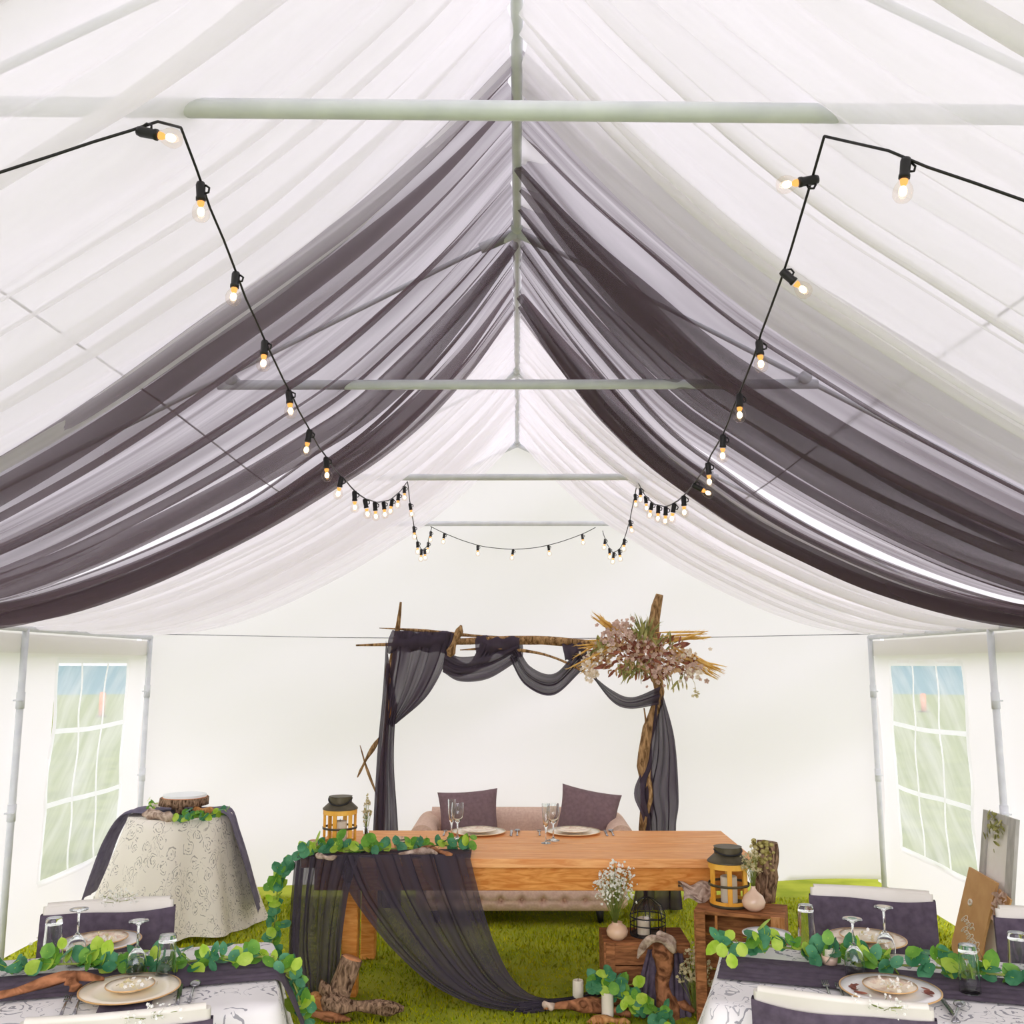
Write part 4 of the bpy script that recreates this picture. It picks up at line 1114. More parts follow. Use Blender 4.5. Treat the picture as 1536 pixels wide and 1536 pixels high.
driftwood('stubby grey driftwood chunk beside the log slice cake stand', [([q(213, 1222), q(232, 1222), q(258, 1226)], .03, .035)], M_DRIFTP, 12)
driftwood('orange-brown driftwood piece on the cake table by the log slice', [([q(290, 1214, .05), q(305, 1216, .05), q(322, 1216, .04)], .02, .022)], M_CHIP, 13)
garland('eucalyptus_garland', 'small green leaf garland round the log slice on the cake table', [q(262, 1229, .012), q(290, 1229, .012), q(318, 1224, .012), q(335, 1219, .012)], 46, .032, .022, lift=.02, weights=(.6, .25, .15))
t = thing('white_posy', 'small white flower posy beside the log slice on the cake table', 'flowers', tuple(q(232, 1211, .014)))
m = MB()
for k in range(14): m.leaf(q(230 + rng.gauss(0, 5), 1208 + rng.gauss(0, 4), .05), rand_dir(.6), rand_dir(.3), .022, rng.choice((1, 2)), .6)
m.build('leaves', LEAVES, t); m = MB()
for k in range(12): blossom(m, q(234 + rng.gauss(0, 5), 1207 + rng.gauss(0, 4), .06), .014)
m.build('blossoms', M_CREAMF, t)
gt = thing('gypsophila_spray', 'loose white gypsophila spray on the grass in front of the cake table', 'flowers', tuple(atY(150, 1385, 5.6)))
bs = atY(140, 1380, 5.6); bs.z = .02
for dx in (-.22, -.05, .12): pass
gyp(gt, Vector((bs.x, bs.y, .01)), .26, .50, 60, .010)

# ------------------------------------------------------------------ guest tables
UL, VL = Vector((.965, .262, 0)).normalized(), Vector((.262, -.965, 0)).normalized()
UR_, VR = Vector((.962, -.272, 0)).normalized(), Vector((-.272, -.962, 0)).normalized()
GZ = .75
def guest_table(corner, U, V, L, W, sgn, lab):
    """corner: visible far corner; table runs away from it along -sgn*U"""
    c = corner - U * sgn * L / 2 + V * W / 2
    c.z = 0
    ang_ = math.atan2(U.y, U.x)
    t = thing('folding_table', 'folding banquet table under the rose-print cloth ' + lab, 'table', (c.x, c.y, 0), ang_)
    m = MB(); m.box((0, 0, GZ - .025), (L - .02, W - .02, .035), bev=.01); m.build('tabletop', M_RESIN, t, False, True)
    for a in (-1, 1):
        for b in (-1, 1):
            m = MB(); m.tube([(a * (L / 2 - .07), b * (W / 2 - .08), 0), (a * (L / 2 - .07), b * (W / 2 - .08), GZ - .04)], .014, 8); m.build('leg', M_POLE, t, local=True)
    m = MB(); cloth_over(m, rect_per(c, U, V, L, W), GZ, .47, .085, 15, .016, 6 if sgn > 0 else 16)
    tag(m.build('tablecloth', M_TOILE), 'white tablecloth printed with grey roses ' + lab, 'tablecloth', 'rose-print tablecloths')
    m = MB(); e = sgn * L / 2; g0, g1 = -.155, .125
    pa = [c + U * (e - sgn * (L - .02)) , c + U * (e - sgn * .6), c + U * (e - sgn * (.02 if sgn > 0 else .004))]
    hl = 1. if sgn > 0 else .35
    hang = [c + U * (e + sgn * .012) + Vector((0, 0, -.004)), c + U * (e + sgn * .045) + Vector((0, 0, -.06 * hl)), c + U * (e + sgn * .10) + Vector((0, 0, -.18 * hl)), c + U * (e + sgn * .14) + Vector((0, 0, -.29 * hl))]
    pts = pa + hang if sgn > 0 else pa
    sheet(m, [p_ + V * g0 + Vector((0, 0, GZ + .007)) for p_ in pts], [p_ + V * g1 + Vector((0, 0, GZ + .007)) for p_ in pts], 50, 40, 4, .5, .0025, seed=17, ddir=(0, 0, 1))
    tag(m.build('table_runner', M_DARK), 'charcoal runner down the middle of the rose-print table ' + lab, 'table runner', 'charcoal table runners')
    return c
cLc = atZ(410, 1412, GZ); cRc = atZ(1088, 1411, GZ)
LABL, LABR = 'on the cake table side', 'on the kraft sign side'
cL = guest_table(cLc, UL, VL, 1.8, .76, 1, LABL)
cR = guest_table(cRc, UR_, VR, 1.8, .76, -1, LABR)

# chairs
def make_chair():
    t = thing('folding_chair', '-', 'chair', (0, 0, 0))
    def pl(m, zs_, w_, th, bow=.018, n=13):   # bowed back panel following the lean of the back
        for side in (-1, 1):
            P = [[(x * w_ / 2, -.20 - (z - .44) * .16 - bow * (1 - x * x) + side * th / 2, z) for z in zs_] for x in np.linspace(-1, 1, n)]
            if side > 0: P = P[::-1]
            m.grid(np.array(P))
        A = [[(x * w_ / 2, -.20 - (z - .44) * .16 - bow * (1 - x * x) + s_ * th / 2, z) for s_ in (-1, 1)] for z in (zs_[-1],) for x in np.linspace(-1, 1, n)]
        m.grid(np.array(A)); A = [[(x * w_ / 2, -.20 - (zs_[0] - .44) * .16 - bow * (1 - x * x) + s_ * th / 2, zs_[0]) for s_ in (1, -1)] for x in np.linspace(-1, 1, n)]
        m.grid(np.array(A))
        for x in (-1, 1):
            A = [[(x * w_ / 2, -.20 - (z - .44) * .16 + s_ * th / 2, z) for s_ in ((-1, 1) if x < 0 else (1, -1))] for z in zs_]
            m.grid(np.array(A))
    m = MB(); m.box((0, .02, .43), (.43, .42, .035), bev=.014); m.build('seat', M_RESIN, t, False, True)
    m = MB(); pl(m, np.linspace(.60, .80, 5), .40, .016); m.build('back_panel', M_RESIN, t, local=True)
    m = MB(); zz_ = [.775, .80, .82, .84, .853]; pl(m, zz_, .486, .028)
    xs_ = np.linspace(-1, 1, 25); m.tube([(x * .240, -.20 - (.853 - .44) * .16 - .018 * (1 - x * x), .853) for x in xs_], [.0142] * 25, 10)
    for sx in (-1, 1): m.tube([(sx * .241, -.20 - (z - .44) * .16, z) for z in (.775, .81, .845, .853)], [.0142] * 4, 10)
    sharp(m.build('top_rail', M_RESIN, t, local=True), 50)
    for sx in (-1, 1):
        m = MB(); m.tube([(sx * .232, -.256, .80), (sx * .230, -.20, .44), (sx * .228, -.02, .25), (sx * .225, .22, .0)], [.013, .018, .018, .016], 10); m.build('leg', M_RESIN, t, local=True)
        m = MB(); m.tube([(sx * .205, .19, .42), (sx * .205, 0, .24), (sx * .205, -.24, .0)], .015, 10); m.build('leg', M_RESIN, t, local=True)
    for y, z in ((.18, .06), (-.2, .05)):
        m = MB(); m.tube([(-.22, y, z), (.22, y, z)], .011, 8); m.build('stretcher', M_RESIN, t, local=True)
    m = MB()
    zs_ = np.linspace(.575, .818, 16); n = 25
    for side in (-1, 1):
        P = [[(x * .262, -.20 - (z - .44) * .16 - .016 * (1 - x * x) + side * (.030 * (1 - .45 * x ** 6) + .005 * math.sin((z - .575) * 95 + x * .8) * (1 - abs(x) * .5)), z + .004 * math.sin(x * 4) + .008 * x * x) for z in zs_] for x in np.linspace(-1, 1, n)]
        if side > 0: P = P[::-1]
        m.grid(np.array(P))
    for x in (-1, 1):
        m.grid(np.array([[(x * .262, -.20 - (z - .44) * .16 + s_ * .0165, z + .004 * math.sin(x * 4) + .008) for s_ in (-1, 0, 1)] for z in zs_]))
    m.build('sash', M_DARK, t, local=True)
    return t
chair = make_chair()
def chair_at(p_right, back_dir, side_dir, label, half=.235):
    """p_right: end of the top rail; back_dir: unit vector pointing out behind the sitter"""
    f = -Vector(back_dir); ang_ = math.atan2(f.y, f.x) - PI / 2
    c = Vector(p_right) - Vector(side_dir) * half
    c = c - Vector(back_dir) * .267
    return place(chair, (c.x, c.y, 0), ang_, label, 'ivory folding chairs with charcoal sashes')
ZT = .855
nearL = chair_at(atZ(306, 1510, ZT), VL, UL, 'ivory folding chair nearest the viewer at the cake table side, below the cream charger')
VN = Vector((-.33, -.944, 0)); UN = Vector((.944, -.33, 0))
nearR = chair_at(atZ(1140, 1484, ZT), VN, -UN, 'ivory folding chair nearest the viewer at the kraft sign side, below the kraft-coloured plate')
farL = chair_at(atZ(254, 1348, ZT), -VL, UL, 'ivory folding chair with charcoal sash facing the viewer in front of the cake table')
farR = chair_at(atZ(1222, 1330, ZT), -VR, -UR_, 'ivory folding chair with charcoal sash facing the viewer between the crate and the kraft sign')
farR2 = chair_at(atZ(1500, 1362, ZT), -VR, -UR_, 'ivory folding chair cut off by the frame edge under the grey picture frame')
for ch, dx, lab in ((nearL, .08, 'white gypsophila sprig tucked on the near chair rail, cake table side'), (nearR, .12, 'white gypsophila sprig tucked on the near chair rail, kraft sign side'), (farL, -.03, 'white gypsophila sprig behind the sashed chair in front of the cake table')):
    M = Matrix.Translation(ch.location) @ Matrix.Rotation(ch.rotation_euler.z, 4, 'Z')
    b = M @ Vector((dx, -.285, .842))
    s_ = thing('gypsophila_sprig', lab, 'flowers', tuple(b))
    gyp(s_, b, .085, .028 if ch is not farL else .045, 12 if ch is not farL else 26, .005, lean=(0, 0.0))

# things on the cake-table-side guest table
g = 'guest table charger plates'
def setz(p_, dz=0): p_ = p_.copy(); p_.z = GZ + .008 + dz; return p_
Pz = lambda u, v: setz(atZ(u, v, GZ))
dF = Matrix.Rotation(math.atan2(UL.y, UL.x), 3, 'Z')
aL, aR = math.atan2(UL.y, UL.x), math.atan2(UR_.y, UR_.x)
def napkin(label, c, ang_, L=.40, W=.16):
    m = MB(); m.box((0, 0, .004), (W, L, .008), bev=.003); o = m.build('napkin', M_DARK, None, False)
    o.location = c; o.rotation_euler = (0, 0, ang_); tag(o, label, 'napkin', 'folded napkins')
def setting(c, ang_, r, lab, m1, m2, r2, nap=True, petals=True, side=1):
    if nap: napkin('charcoal folded napkin under the plate ' + lab, (c.x + .12 * math.sin(ang_) * side, c.y - .12 * math.cos(ang_) * side, GZ + .008), ang_)
    c1 = c.copy(); c1.z = GZ + .0165
    plate('charger_plate', 'large charger plate ' + lab, c1, r, m1, M_RIM, g)
    c2 = c1.copy(); c2.z += .0115
    plate('salad_plate', 'small plate stacked on the charger ' + lab, c2, r2, m2, M_RIM, 'guest table small plates')
    if petals:
        s_ = thing('petal_posy', 'tiny loose blossoms lying on the small plate ' + lab, 'flowers', tuple(c2 + Vector((0, 0, .008))))
        m = MB()
        for k in range(26): blossom(m, c2 + Vector((rng.gauss(.01, .03), rng.gauss(.0, .025), .012 + abs(rng.gauss(0, .006)))), .008, rng.choice((0, 0, 1)))
        m.build('blossoms', [M_WHITEF, M_DRYF], s_)
setting(Pz(194, 1497), aL, .160, 'nearest the viewer, cake table side', M_PLATE, M_PLATE, .078)
setting(Pz(150, 1424), aL + PI, .150, 'across the garland from the near cream charger', M_PLATEW, M_PRINT, .10, nap=False)
INV = goblet_profile(1.0)
for (u, v, lab) in ((113, 1450, 'upside-down wine goblet beside the outer tumbler, cake table side'), (203, 1472, 'upside-down wine goblet behind the near cream charger')):
    glassware('wine_goblet', lab, 'wine glass', Pz(u, v), INV, True, 'upturned wine goblets')
for (u, v, lab) in ((77, 1444, 'upturned tumbler at the outer end, cake table side'), (248, 1474, 'upturned tumbler standing in the garland next to the near cream charger')):
    glassware('tumbler', lab, 'tumbler', Pz(u, v), TUMB, True, 'upturned tumblers')
for (u, v, lab) in ((97, 1515, 'outer fork of the pair beside the near cream charger'), (117, 1512, 'inner fork of the pair beside the near cream charger')):
    fork(lab, Pz(u, v), aL + .04, 'guest table cutlery')
knife('knife beside the near cream charger', Pz(268, 1497), aL + .02, 'guest table cutlery')
spoon('spoon beside the near cream charger', Pz(289, 1493), aL - .05, 'guest table cutlery')
pz = lambda u, v, dz: atZ(u, v, GZ + dz)
driftwood('red-brown forked driftwood on the charcoal runner, cake table side', [([pz(-30, 1497, .03), pz(20, 1488, .035), pz(70, 1472, .05), pz(105, 1464, .06), pz(135, 1466, .05), pz(156, 1468, .035)], .016, .014), ([pz(105, 1466, .055), pz(110, 1476, .04), pz(114, 1486, .022)], .018, .016)], M_DRIFT, 21)
garland('eucalyptus_garland', 'round-leaf garland along the charcoal runner, cake table side',
        [pz(-60, 1462, .02), pz(20, 1456, .02), pz(90, 1452, .02), pz(160, 1452, .02), pz(230, 1454, .02), pz(300, 1446, .02), pz(360, 1441, .02), pz(410, 1441, .02)], 120, .030, .026, 'guest table garlands', lift=.026)
cc = [pz(415, 1443, .02)] + [cLc + VL * .30 + UL * q_[0] + Vector((0, 0, q_[1])) for q_ in ((.07, -.08), (.11, -.2), (.15, -.34), (.17, -.48))]
garland('eucalyptus_garland', 'leaf garland tail falling over the end of the rose-print table, cake table side', cc, 60, .028, .02, 'guest table garlands', lift=.012, face=(.4, -1, .4))

# things on the kraft-sign-side guest table
setting(Pz(1336, 1498), aR, .160, 'nearest the viewer, kraft sign side', M_PLATEW, M_PRINT, .086)
setting(Pz(1300, 1420), aR + PI, .150, 'across the garland on the kraft sign side', M_PRINT, M_PLATE, .10, nap=False)
plate('salad_plate', 'white plate at the table corner beside the tall crate', Pz(1150, 1409), .095, M_PLATEW, M_PLATEW)
m = MB(); c = Pz(1336, 1498)
for k in range(10):
    a = rng.uniform(2.4, 3.6) if k < 7 else rng.uniform(5.6, 6.4)
    m.leaf(c + Vector((.118 * math.cos(a), .118 * math.sin(a), .024)), Vector((rng.gauss(0, .3), rng.gauss(0, .3), 1)), rand_dir(0), .02, 0, .5)
tag(m.build('dried_leaves', M_BURG), 'dried burgundy leaves on the near charger, kraft sign side', 'dried leaves')
for (u, v, lab) in ((1283, 1468, 'upside-down wine goblet behind the near kraft-coloured plate'), (1330, 1446, 'upside-down wine goblet in front of the far chair sash, kraft sign side')):
    glassware('wine_goblet', lab, 'wine glass', Pz(u, v), INV, True, 'upturned wine goblets')
for (u, v, lab) in ((1211, 1421, 'upturned tumbler beside the garland in front of the tall crate'), (1456, 1492, 'upturned tumbler in front of the kraft sign'), (1530, 1470, 'upturned tumbler at the frame edge below the cut-off chair')):
    glassware('tumbler', lab, 'tumbler', Pz(u, v), TUMB2, True, 'upturned tumblers')
for (u, v, lab) in ((1242, 1492, 'outer fork of the pair beside the near plate, kraft sign side'), (1263, 1496, 'inner fork of the pair beside the near plate, kraft sign side')):
    fork(lab, Pz(u, v), aR + .08, 'guest table cutlery')
knife('knife beside the near plate, kraft sign side', Pz(1424, 1520), aR + .1, 'guest table cutlery')
spoon('spoon beside the near plate, kraft sign side', Pz(1436, 1524), aR - .25, 'guest table cutlery')
p_ = Pz(1245, 1449)
t = vase('tealight_cup', 'blush tealight cup with a white candle in the garland, kraft sign side', 'candle holder', p_, [(0, 0), (.026, 0), (.030, .03), (.027, .03), (.024, .006), (0, .006)], M_SHELL)
pillar('short white candle in the blush tealight cup', p_ + Vector((0, 0, .007)), .02, .045)
garland('eucalyptus_garland', 'round-leaf garland along the charcoal runner, kraft sign side',
        [pz(1085, 1425, .02), pz(1130, 1424, .02), pz(1200, 1430, .02), pz(1270, 1442, .02), pz(1330, 1452, .02), pz(1400, 1457, .02), pz(1480, 1466, .02), pz(1570, 1478, .02)], 135, .030, .026, 'guest table garlands', lift=.028)
t = thing('leaf_pair', 'large lime leaf pair rising at the table corner by the tall crate', 'leaves', tuple(pz(1085, 1428, .01)))
m = MB()
for u, v in ((1083, 1412), (1113, 1411), (1166, 1402), (1098, 1428)): m.leaf(pz(u, v + 14, .055), (rng.gauss(0, .15), -1, .45), (0, 0, 1), .024, 2, .95); m.tube([pz(u, v + 20, .01), pz(u, v + 14, .055)], .0015, 4, 2)
m.build('leaves', LEAVES, t)

# ------------------------------------------------------------------ crates and the things around them
def crate(label, c, ang_, w_, d_, h_, mats, open_front):
    t = thing('wooden_crate', label, 'crate', (c[0], c[1], 0), ang_, 'wooden crates')
    th = .018
    m = MB(); m.box((0, 0, h_ - th / 2), (w_, d_, th), bev=.002); m.build('top_panel', mats[0], t, False, True)
    m = MB(); m.box((0, 0, th / 2), (w_, d_, th), bev=.002); m.build('bottom_panel', mats[0], t, False, True)
    for sx in (-1, 1):
        m = MB(); m.box((sx * (w_ / 2 - th / 2), 0, h_ / 2), (th, d_, h_ - 2 * th), bev=.002); m.build('side_panel', mats[0], t, False, True)
        m = MB(); m.box((sx * (w_ / 2 - .035), -d_ / 2 - .008, h_ / 2), (.07 if sx > 0 else .05, .016, h_), bev=.002); m.build('corner_post', mats[1] if sx > 0 else mats[0], t, False, True)
    n_ = 3
    for k in range(n_):
        bh = (h_ - .02) / n_
        m = MB(); m.box((0, d_ / 2 + .006, .01 + bh * (k + .5)), (w_, .012, bh - .006), bev=.002); m.build('slat', mats[0], t, False, True)
        if not open_front:
            m = MB(); m.box((0, -d_ / 2 - .006, .01 + bh * (k + .5)), (w_ - .10, .012, bh - .006), bev=.002); m.build('slat', mats[0], t, False, True)
    return t
HZ = .555
c0 = atZ(1040, 1366, HZ); c1 = atZ(1172, 1384, HZ)
ad = math.atan2(c1.y - c0.y, c1.x - c0.x) * .6; w_ = (Vector((c1.x, c1.y)) - Vector((c0.x, c0.y))).length
dx = Vector((math.cos(ad), math.sin(ad), 0)); dy = Vector((-dx.y, dx.x, 0))
cc = Vector((c0.x, c0.y, 0)) + dx * w_ / 2 + dy * .15
t = crate('tall open-fronted crate in front of the farm table corner, carrying a lantern', (cc.x, cc.y), ad, w_, .28, HZ, (M_CRATE, M_CRATE2), True)
m = MB(); m.box((-w_ / 2 + .115, -.13, HZ - .10), (.013, .012, .17)); m.build('loose_batten', M_CRATE2, t, False, True)
H = lambda u, v: atZ(u, v, HZ)
lp = H(1098, 1362) ; lp = Vector((lp.x, lp.y + .06, HZ))
lantern('honey-wood lantern with dark lid on the tall crate', (lp.x, lp.y, HZ), 1.06)
vb = H(1131, 1366); vb.y += .0
t = vase('bulb_vase', 'pearly round bud vase beside the lantern on the tall crate', 'vase', vb, [(0, 0), (.03, 0), (.055, .02), (.062, .045), (.05, .075), (.02, .10), (.012, .115), (.013, .125), (.010, .125), (.009, .11), (0, .1)], M_SHELL)
s_ = thing('pampas_sprig', 'pale green sprig standing in the round bud vase on the tall crate', 'dried flowers', tuple(vb + Vector((0, 0, .12))))
gyp(s_, vb + Vector((0, 0, .11)), .05, .22, 34, .008, M_DRYF)
lg = H(1146, 1352); lg = Vector((lg.x, lg.y, HZ))
t = thing('upright_log', 'mossy split log standing upright behind the lantern on the tall crate', 'log', tuple(lg))
m = MB(); m.tube([lg + Vector((.0 + .004 * k, 0, .045 * k)) for k in range(8)], [.062, .06, .058, .060, .058, .06, .058, .054], 14, rough=.22, seed=8); m.build('bark', M_BARK, t)
m = MB(); 
for k in range(60):
    a = rng.uniform(2.4, 5.2); z = rng.uniform(.17, .325); m.ball(lg + Vector((.064 * math.cos(a) + .02, .064 * math.sin(a), z)), rng.uniform(.008, .016), 6, sq=(1, 1, .8))
m.build('lichen', M_MOSS, t)
# wavy wood slab
t_pts = []
m = MB(); P = []; P2 = []
a0 = H(1024, 1352); a1 = H(1082, 1366)
for i in range(18):
    u = i / 17; r1 = []; r2 = []
    for j in range(9):
        v = j / 8
        x = a0.x + (a1.x - a0.x) * u + .01 * math.sin(v * 7); y = a0.y - .03 + .17 * v + .02 * math.sin(u * 9)
        z = HZ + .014 + .045 * math.sin(PI * v) + .012 * math.sin(u * 8 + v * 3) + .02 * v
        r1.append((x, y, z + .012)); r2.append((x, y, max(HZ + .002, z - .006)))
    P.append(r1); P2.append(r2[::-1])
m.grid(np.array(P)); m.grid(np.array(P2))
tag(m.build('wood_slab', M_DRIFTP), 'wavy pinkish bark slab hanging over the tall crate edge beside the lantern', 'bark slab')

LZ = .345
l0 = atZ(906, 1414, LZ); l1 = atZ(1036, 1416, LZ); lw_ = l1.x - l0.x
crate('low wooden crate on the grass under the farm table edge, carrying a wire cloche', ((l0.x + l1.x) / 2, l0.y + .16), 0, lw_, .30, LZ, (M_CRATE, M_CRATE), False)
vp = atZ(926, 1409, LZ)
t = vase('round_vase', 'blush round vase with gypsophila on the low crate corner', 'vase', vp, [(0, 0), (.03, 0), (.055, .022), (.06, .045), (.048, .07), (.026, .085), (.03, .092), (.026, .092), (.02, .084), (0, .07)], M_PINKV)
s_ = thing('gypsophila_spray', 'white gypsophila spray rising from the blush round vase', 'flowers', tuple(vp + Vector((0, 0, .09))))
gyp(s_, vp + Vector((-.01, 0, .08)), .11, .34, 105, .009)
kc = atZ(972, 1402, LZ); kc.z = LZ
t = thing('wire_cloche', 'black wire cloche lantern holding a candle on the low crate', 'lantern', tuple(kc))
R_ = .098
m = MB()
for z in (.006, .06, .10): m.tube([(R_ * math.cos(q_), R_ * math.sin(q_), z) for q_ in np.linspace(0, 2 * PI, 33)], .0035, 6, cap=False)
for k in range(8):
    a = 2 * PI * k / 8; m.tube([(R_ * math.cos(a), R_ * math.sin(a), .006), (R_ * math.cos(a), R_ * math.sin(a), .11), (R_ * .8 * math.cos(a), R_ * .8 * math.sin(a), .16), (R_ * .3 * math.cos(a), R_ * .3 * math.sin(a), .195), (0, 0, .20)], .003, 6)
m.build('wire_frame', M_BLACK, t, local=True)
m = MB(); m.lathe([(.090, .004), (.092, .10), (.075, .155), (.03, .188), (0, .194)], 28); m.build('dome', M_BULB, t, local=True)
m = MB(); m.lathe([(0, 0), (.1, 0), (.1, .005), (0, .005)], 28); m.build('base', M_BLACK, t, local=True)
pillar('ivory pillar candle inside the wire cloche', kc + Vector((-.025, 0, .006)), .035, .085)
# twisted driftwood and cloth in front of low crate
fy = l0.y - .10
B_ = lambda u, v, d=0.: atY(u, v, fy - d)
bt = B_(1008, 1560); bt.z = .0
driftwood('tall twisted driftwood branch with a hooked bleached top before the low crate', [([B_(1012, 1556), B_(1004, 1520), B_(994, 1480), B_(998, 1445), B_(992, 1420), B_(982, 1410)], .045, .05)], M_DRIFT, 31)
driftwood('bleached root hooked over the twisted branch before the low crate', [([B_(1012, 1428, .04), B_(998, 1412, .05), B_(978, 1408, .06), B_(965, 1420, .05), B_(956, 1437, .04)], .030, .012), ([B_(1014, 1420, .02), B_(1000, 1404, .03), B_(985, 1402, .04)], .016, .02)], M_DRIFTP, 33)
driftwood('short driftwood stub lying beside the twisted branch', [([B_(1010, 1502), B_(1026, 1508), B_(1042, 1516)], .02, .024)], M_DRIFT, 35)
m = MB()
sheet(m, [B_(972, 1424, -.04), B_(962, 1460, -.02), B_(952, 1500, 0), B_(946, 1545, .02)], [B_(1024, 1430, -.04), B_(1032, 1470, -.02), B_(1036, 1510, 0), B_(1040, 1545, .02)], 30, 60, 5, 1.1, .03, ddir=(0, -1, 0), seed=61)
tag(m.build('draped_cloth', M_DARK), 'charcoal cloth hanging down the front of the low crate behind the twisted branch', 'cloth')
s_ = thing('dried_gypsophila', 'dried beige gypsophila clump beside the low crate', 'dried flowers', tuple(B_(1046, 1500)))
gp0 = B_(1044, 1530); gp0.z = max(.02, gp0.z)
gyp(s_, gp0, .09, atY(1046, 1415, fy).z - gp0.z, 70, .011, M_DRYF)
LY = TY0 - .22
K = lambda u, v, d=0.: atY(u, v, LY - d)
# floor candles, leaves, driftwood before the low crate
fz = lambda u, v, z=0.: atY(u, v, fy - .12) if z is None else atZ(u, v, z)
for (u, v, r, y, lb) in ((911, 1488, .032, fy - .04, 'ivory pillar candle standing among leaves before the low crate'), (867, 1470, .03, fy + .12, 'short ivory candle at the end of the pooled chiffon')):
    tp = atY(u, v, y); pillar(lb, (tp.x, tp.y, 0), r, max(.05, tp.z))
G = lambda u, v, d=.0: atY(u, v, fy - .08 - d)
def gz(u, v, z): return atZ(u, v, z)
garland('eucalyptus_garland', 'green leaf garland trailing on the grass round the floor candles',
        [Vector((atY(880, 1475, fy - .02).x, fy - .02, .13)), Vector((atY(915, 1465, fy - .0).x, fy - .01, .16)), Vector((atY(940, 1495, fy - .04).x, fy - .05, .10)), Vector((atY(960, 1525, fy - .06).x, fy - .07, .04)), Vector((atY(990, 1530, fy - .1).x, fy - .12, .03))], 110, .032, .035, lift=.03, weights=(.5, .3, .2), face=(0, -1, .5))
driftwood('long reddish driftwood lying on the grass before the floor candle', [([K(815, 1512), K(850, 1508), K(880, 1507), K(915, 1514), K(946, 1522)], .026, .03)], M_DRIFT, 41)
driftwood('pale driftwood on the grass at the bottom edge before the low crate', [([K(880, 1534, .08), K(910, 1530, .08), K(945, 1536, .08)], .022, .022)], M_CHIP, 43)
driftwood('small bleached driftwood lump at the end of the pooled chiffon', [([K(813, 1506), K(822, 1507), K(833, 1512)], .018, .018)], M_DRIFTP, 45)

# logs under the runner
LY = TY0 - .22
a = atY(497, 1512, LY); a.z = 0; b = atY(528, 1437, LY + .02)
K = lambda u, v, d=0.: atY(u, v, LY - d)
t = thing('leaning_log', 'sawn log leaning upright on the grass before the farm table leg', 'log', tuple(a))
ax = (b - a)
m = MB(); m.tube([a + ax * (k / 9) for k in range(10)], [.066, .063, .06, .061, .059, .058, .058, .058, .057, .056], 16, rough=.16, seed=3); m.build('bark', M_BARK, t)
m = MB(); m.tube([a + ax * .985, a + ax * 1.006], .052, 18); m.build('cut_face', M_CUT, t)
driftwood('gnarled driftwood root sprawling on the grass before the leaning log', [([K(484, 1495, .04), K(500, 1506, .05), K(530, 1508, .06), K(570, 1510, .05), K(606, 1513, .03)], .05, .022), ([K(481, 1468, .03), K(487, 1484, .04), K(500, 1505, .05)], .012, .035)], M_BARK, 51)
driftwood('split driftwood stick lying at the bottom of the hanging chiffon', [([K(462, 1518, .06), K(490, 1524, .08), K(526, 1530, .08)], .026, .02)], M_DRIFT, 53)
driftwood('curled driftwood knot beside the garland foot', [([K(458, 1504, .02), K(472, 1500, .03), K(484, 1510, .04), K(496, 1520, .05)], .024, .026)], M_CHIP, 55)

# ------------------------------------------------------------------ signs by the right wall
def leaning_panel(TL, TR, BR, BL, th):
    n_ = (TR - TL).cross(BL - TL).normalized()
    return [TL, TR, BR, BL], n_
fx = 2.90
TL = atX(1480, 1214, fx); TR = atX(1530, 1231, fx)
t = thing('leaning_picture', 'grey washed picture frame with ivory card leaning on the tent wall', 'picture frame', (2.8, (TL.y + TR.y) / 2, 0))
bx_ = 2.76
BLp = Vector((bx_, TL.y, 0)); BRp = Vector((bx_, TR.y, 0)); TRz = (TL.z + TR.z) / 2
TL = Vector((fx, TL.y, TRz)); TR = Vector((fx, TR.y, TRz))
ex = (TR - TL); ey = (BLp - TL); en = ex.cross(ey).normalized()
if en.x > 0: en = -en
def bar(m, u0, u1, v0, v1, th, lift=0.):
    q_ = [TL + ex * a + ey * b for a, b in ((u0, v0), (u1, v0), (u1, v1), (u0, v1))]
    vs = [p_ + en * lift for p_ in q_] + [p_ + en * (lift + th) for p_ in q_]
    m.add(vs, [(0, 1, 2, 3), (7, 6, 5, 4), (0, 4, 5, 1), (1, 5, 6, 2), (2, 6, 7, 3), (3, 7, 4, 0)])
for (u0, u1, v0, v1) in ((0, .15, 0, 1), (.79, 1, 0, 1), (.15, .79, 0, .05), (.15, .79, .9, 1)):
    m = MB(); bar(m, u0, u1, v0, v1, .022); m.build('frame_bar', M_GREYF, t, False)
m = MB(); bar(m, .14, .80, .04, .92, .004, .004); m.build('card', M_PAPER, t, False)
m = MB()
for k in range(40):
    c = TL + ex * rng.gauss(.42, .12) + ey * abs(rng.gauss(.09, .05)) + en * .03
    m.leaf(c, en + rand_dir(0) * .6, rand_dir(0), rng.uniform(.014, .028), 0, .5)
m.build('swag_leaves', M_OLIVE, t)

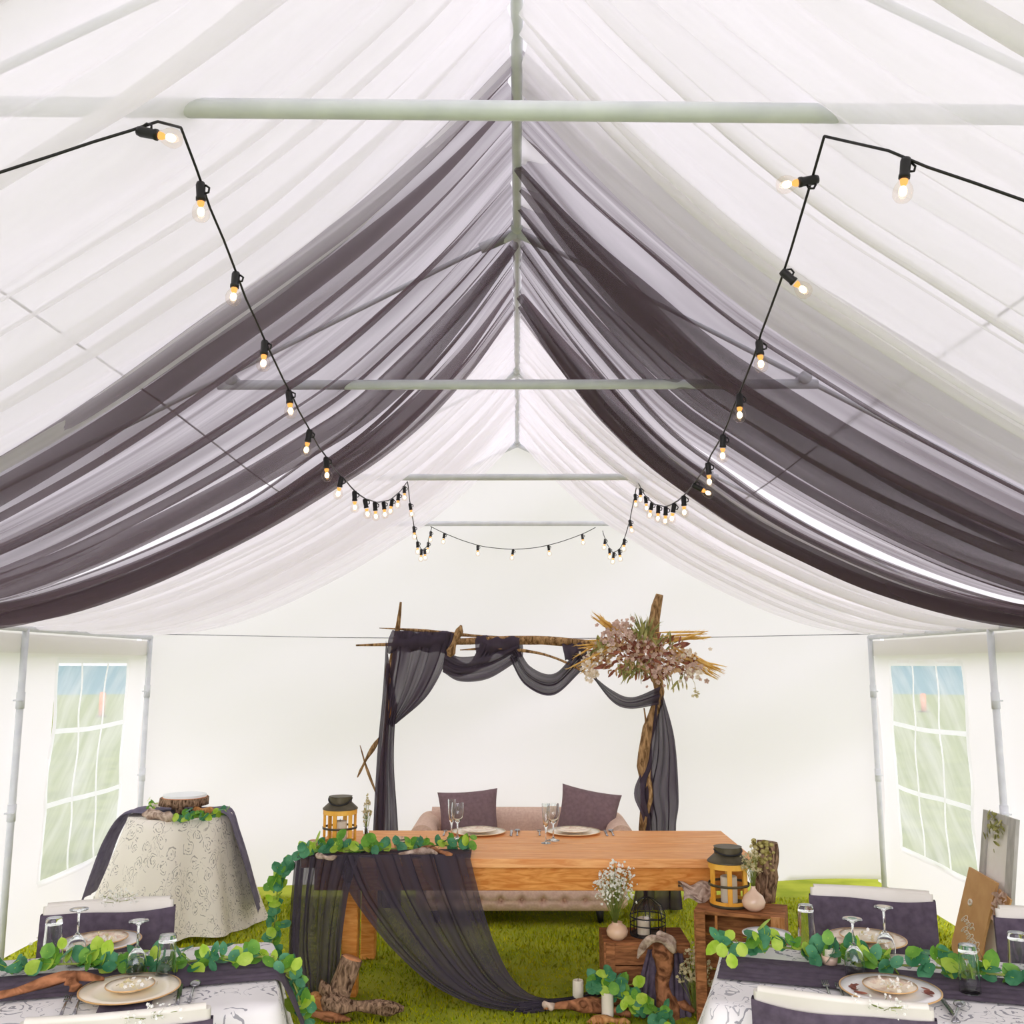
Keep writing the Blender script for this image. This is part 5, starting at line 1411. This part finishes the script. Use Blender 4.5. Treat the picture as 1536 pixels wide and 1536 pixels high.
t2x = 2.80
KTL = atX(1457, 1301, t2x); KTR = atX(1499, 1326, t2x)
KBL = atX(1431, 1412, t2x - .09)
TL = KTL.copy(); TR = KTR.copy(); TR.z = TL.z - .02
ex = TR - TL; ey = KBL - TL; en = ex.cross(ey).normalized()
if en.x > 0: en = -en
ey = ey * 1.12
t = thing('kraft_sign', 'kraft brown sign with white script leaning by the tent wall', 'sign', (KBL.x, KBL.y, 0))
m = MB()
out_ = []
for (u, v) in [(0, 0), (1, 0), (1, 1)] + [(.16, 1.0), (.06, .97), (.01, .90)]:
    out_.append(TL + ex * u + ey * v)
k = len(out_)
vs = out_ + [p_ + en * .015 for p_ in out_]
m.add(vs, [tuple(range(k))[::-1], tuple(range(k, 2 * k))] + [(i, (i + 1) % k, k + (i + 1) % k, k + i) for i in range(k)])
m.build('board', M_KRAFT, t, False)
def stroke(m, pts, w_=.0035):
    m.tube([TL + ex * u + ey * v + en * .017 for u, v in pts], w_, 5)
m = MB()
stroke(m, [(.33 + .05 * math.cos(q_), .36 + .03 * math.sin(q_)) for q_ in np.linspace(0, 6.3, 14)], .007)
for u0, v0, n_, hh_ in ((.22, .56, 5, .032), (.30, .67, 7, .030), (.58, .76, 4, .026)):
    pts = []
    for q_ in np.linspace(0, n_ * 2 * PI, n_ * 14):
        k_ = q_ / (2 * PI); tall = 1.6 if int(k_ * 1.0) % 3 == 0 else .7
        pts.append((u0 + .08 * k_ + .045 * math.cos(q_) + .06 * (-math.sin(q_)) * .6 * tall, v0 + .012 * k_ + hh_ * tall * math.sin(q_)))
    stroke(m, pts, .0026)
m.build('script_lettering', M_INK, t)
for u in (.2, .85):
    m = MB(); p0 = TL + ex * u + ey * .55 - en * .012; p1 = Vector((p0.x - .06, p0.y, 0)); m.tube([p0, p1], .009, 8); m.build('easel_leg', M_CRATE2, t)
m = MB()
for k in range(46):
    c = TL + ex * rng.uniform(1.0, 1.42) + ey * rng.uniform(.08, .42) + en * .01
    m.leaf(c, en + rand_dir(0) * .5, rand_dir(0), rng.uniform(.014, .03), 0, .5)
tb = m
pb = MB()
q_ = [TL + ex * a + ey * b - en * .004 for a, b in ((1.0, .06), (1.42, .1), (1.40, .44), (1.0, .40))]
pb.add(q_ + [p_ - en * .01 for p_ in q_], [(0, 1, 2, 3), (7, 6, 5, 4), (0, 4, 5, 1), (1, 5, 6, 2), (2, 6, 7, 3), (3, 7, 4, 0)])
pb.build('side_panel', M_KRAFT, t, False)
tb.build('pressed_flowers', M_PINKF, t)

# orange marker posts out on the lawn
for (u, v0, v1, X, lb) in ((152, 1038, 1075, -9., 'orange marker post on the lawn seen through the window behind the cake table'), (1386, 1040, 1068, 8.5, 'orange marker post on the lawn seen through the window above the kraft sign')):
    b0 = atZ(u, v1, 0.); X = b0.x; tp = atY(u, v0, b0.y)
    t = thing('marker_post', lb, 'marker post', (X, b0.y, 0))
    m = MB(); m.tube([(X, b0.y, .03), (X, b0.y, tp.z - .02), (X, b0.y, tp.z)], [.10, .10, .03], 12); m.build('post', M_ORANGE, t)
    m = MB(); m.lathe([(0, 0), (.22, 0), (.20, .03), (0, .03)], 16, (X, b0.y, 0)); m.build('base', M_BLKPL, t)

# ------------------------------------------------------------------ render look
vs_ = sc.view_settings
vs_.view_transform = 'Standard'; vs_.look = 'None'; vs_.gamma = 1; vs_.use_curve_mapping = False
vs_.exposure = -0.08
cy = sc.cycles
cy.max_bounces = 14; cy.diffuse_bounces = 7; cy.glossy_bounces = 4; cy.transmission_bounces = 8; cy.transparent_max_bounces = 28
cy.caustics_reflective = False; cy.caustics_refractive = False
cy.use_denoising = True; cy.use_adaptive_sampling = False
cy.sample_clamp_indirect = 6
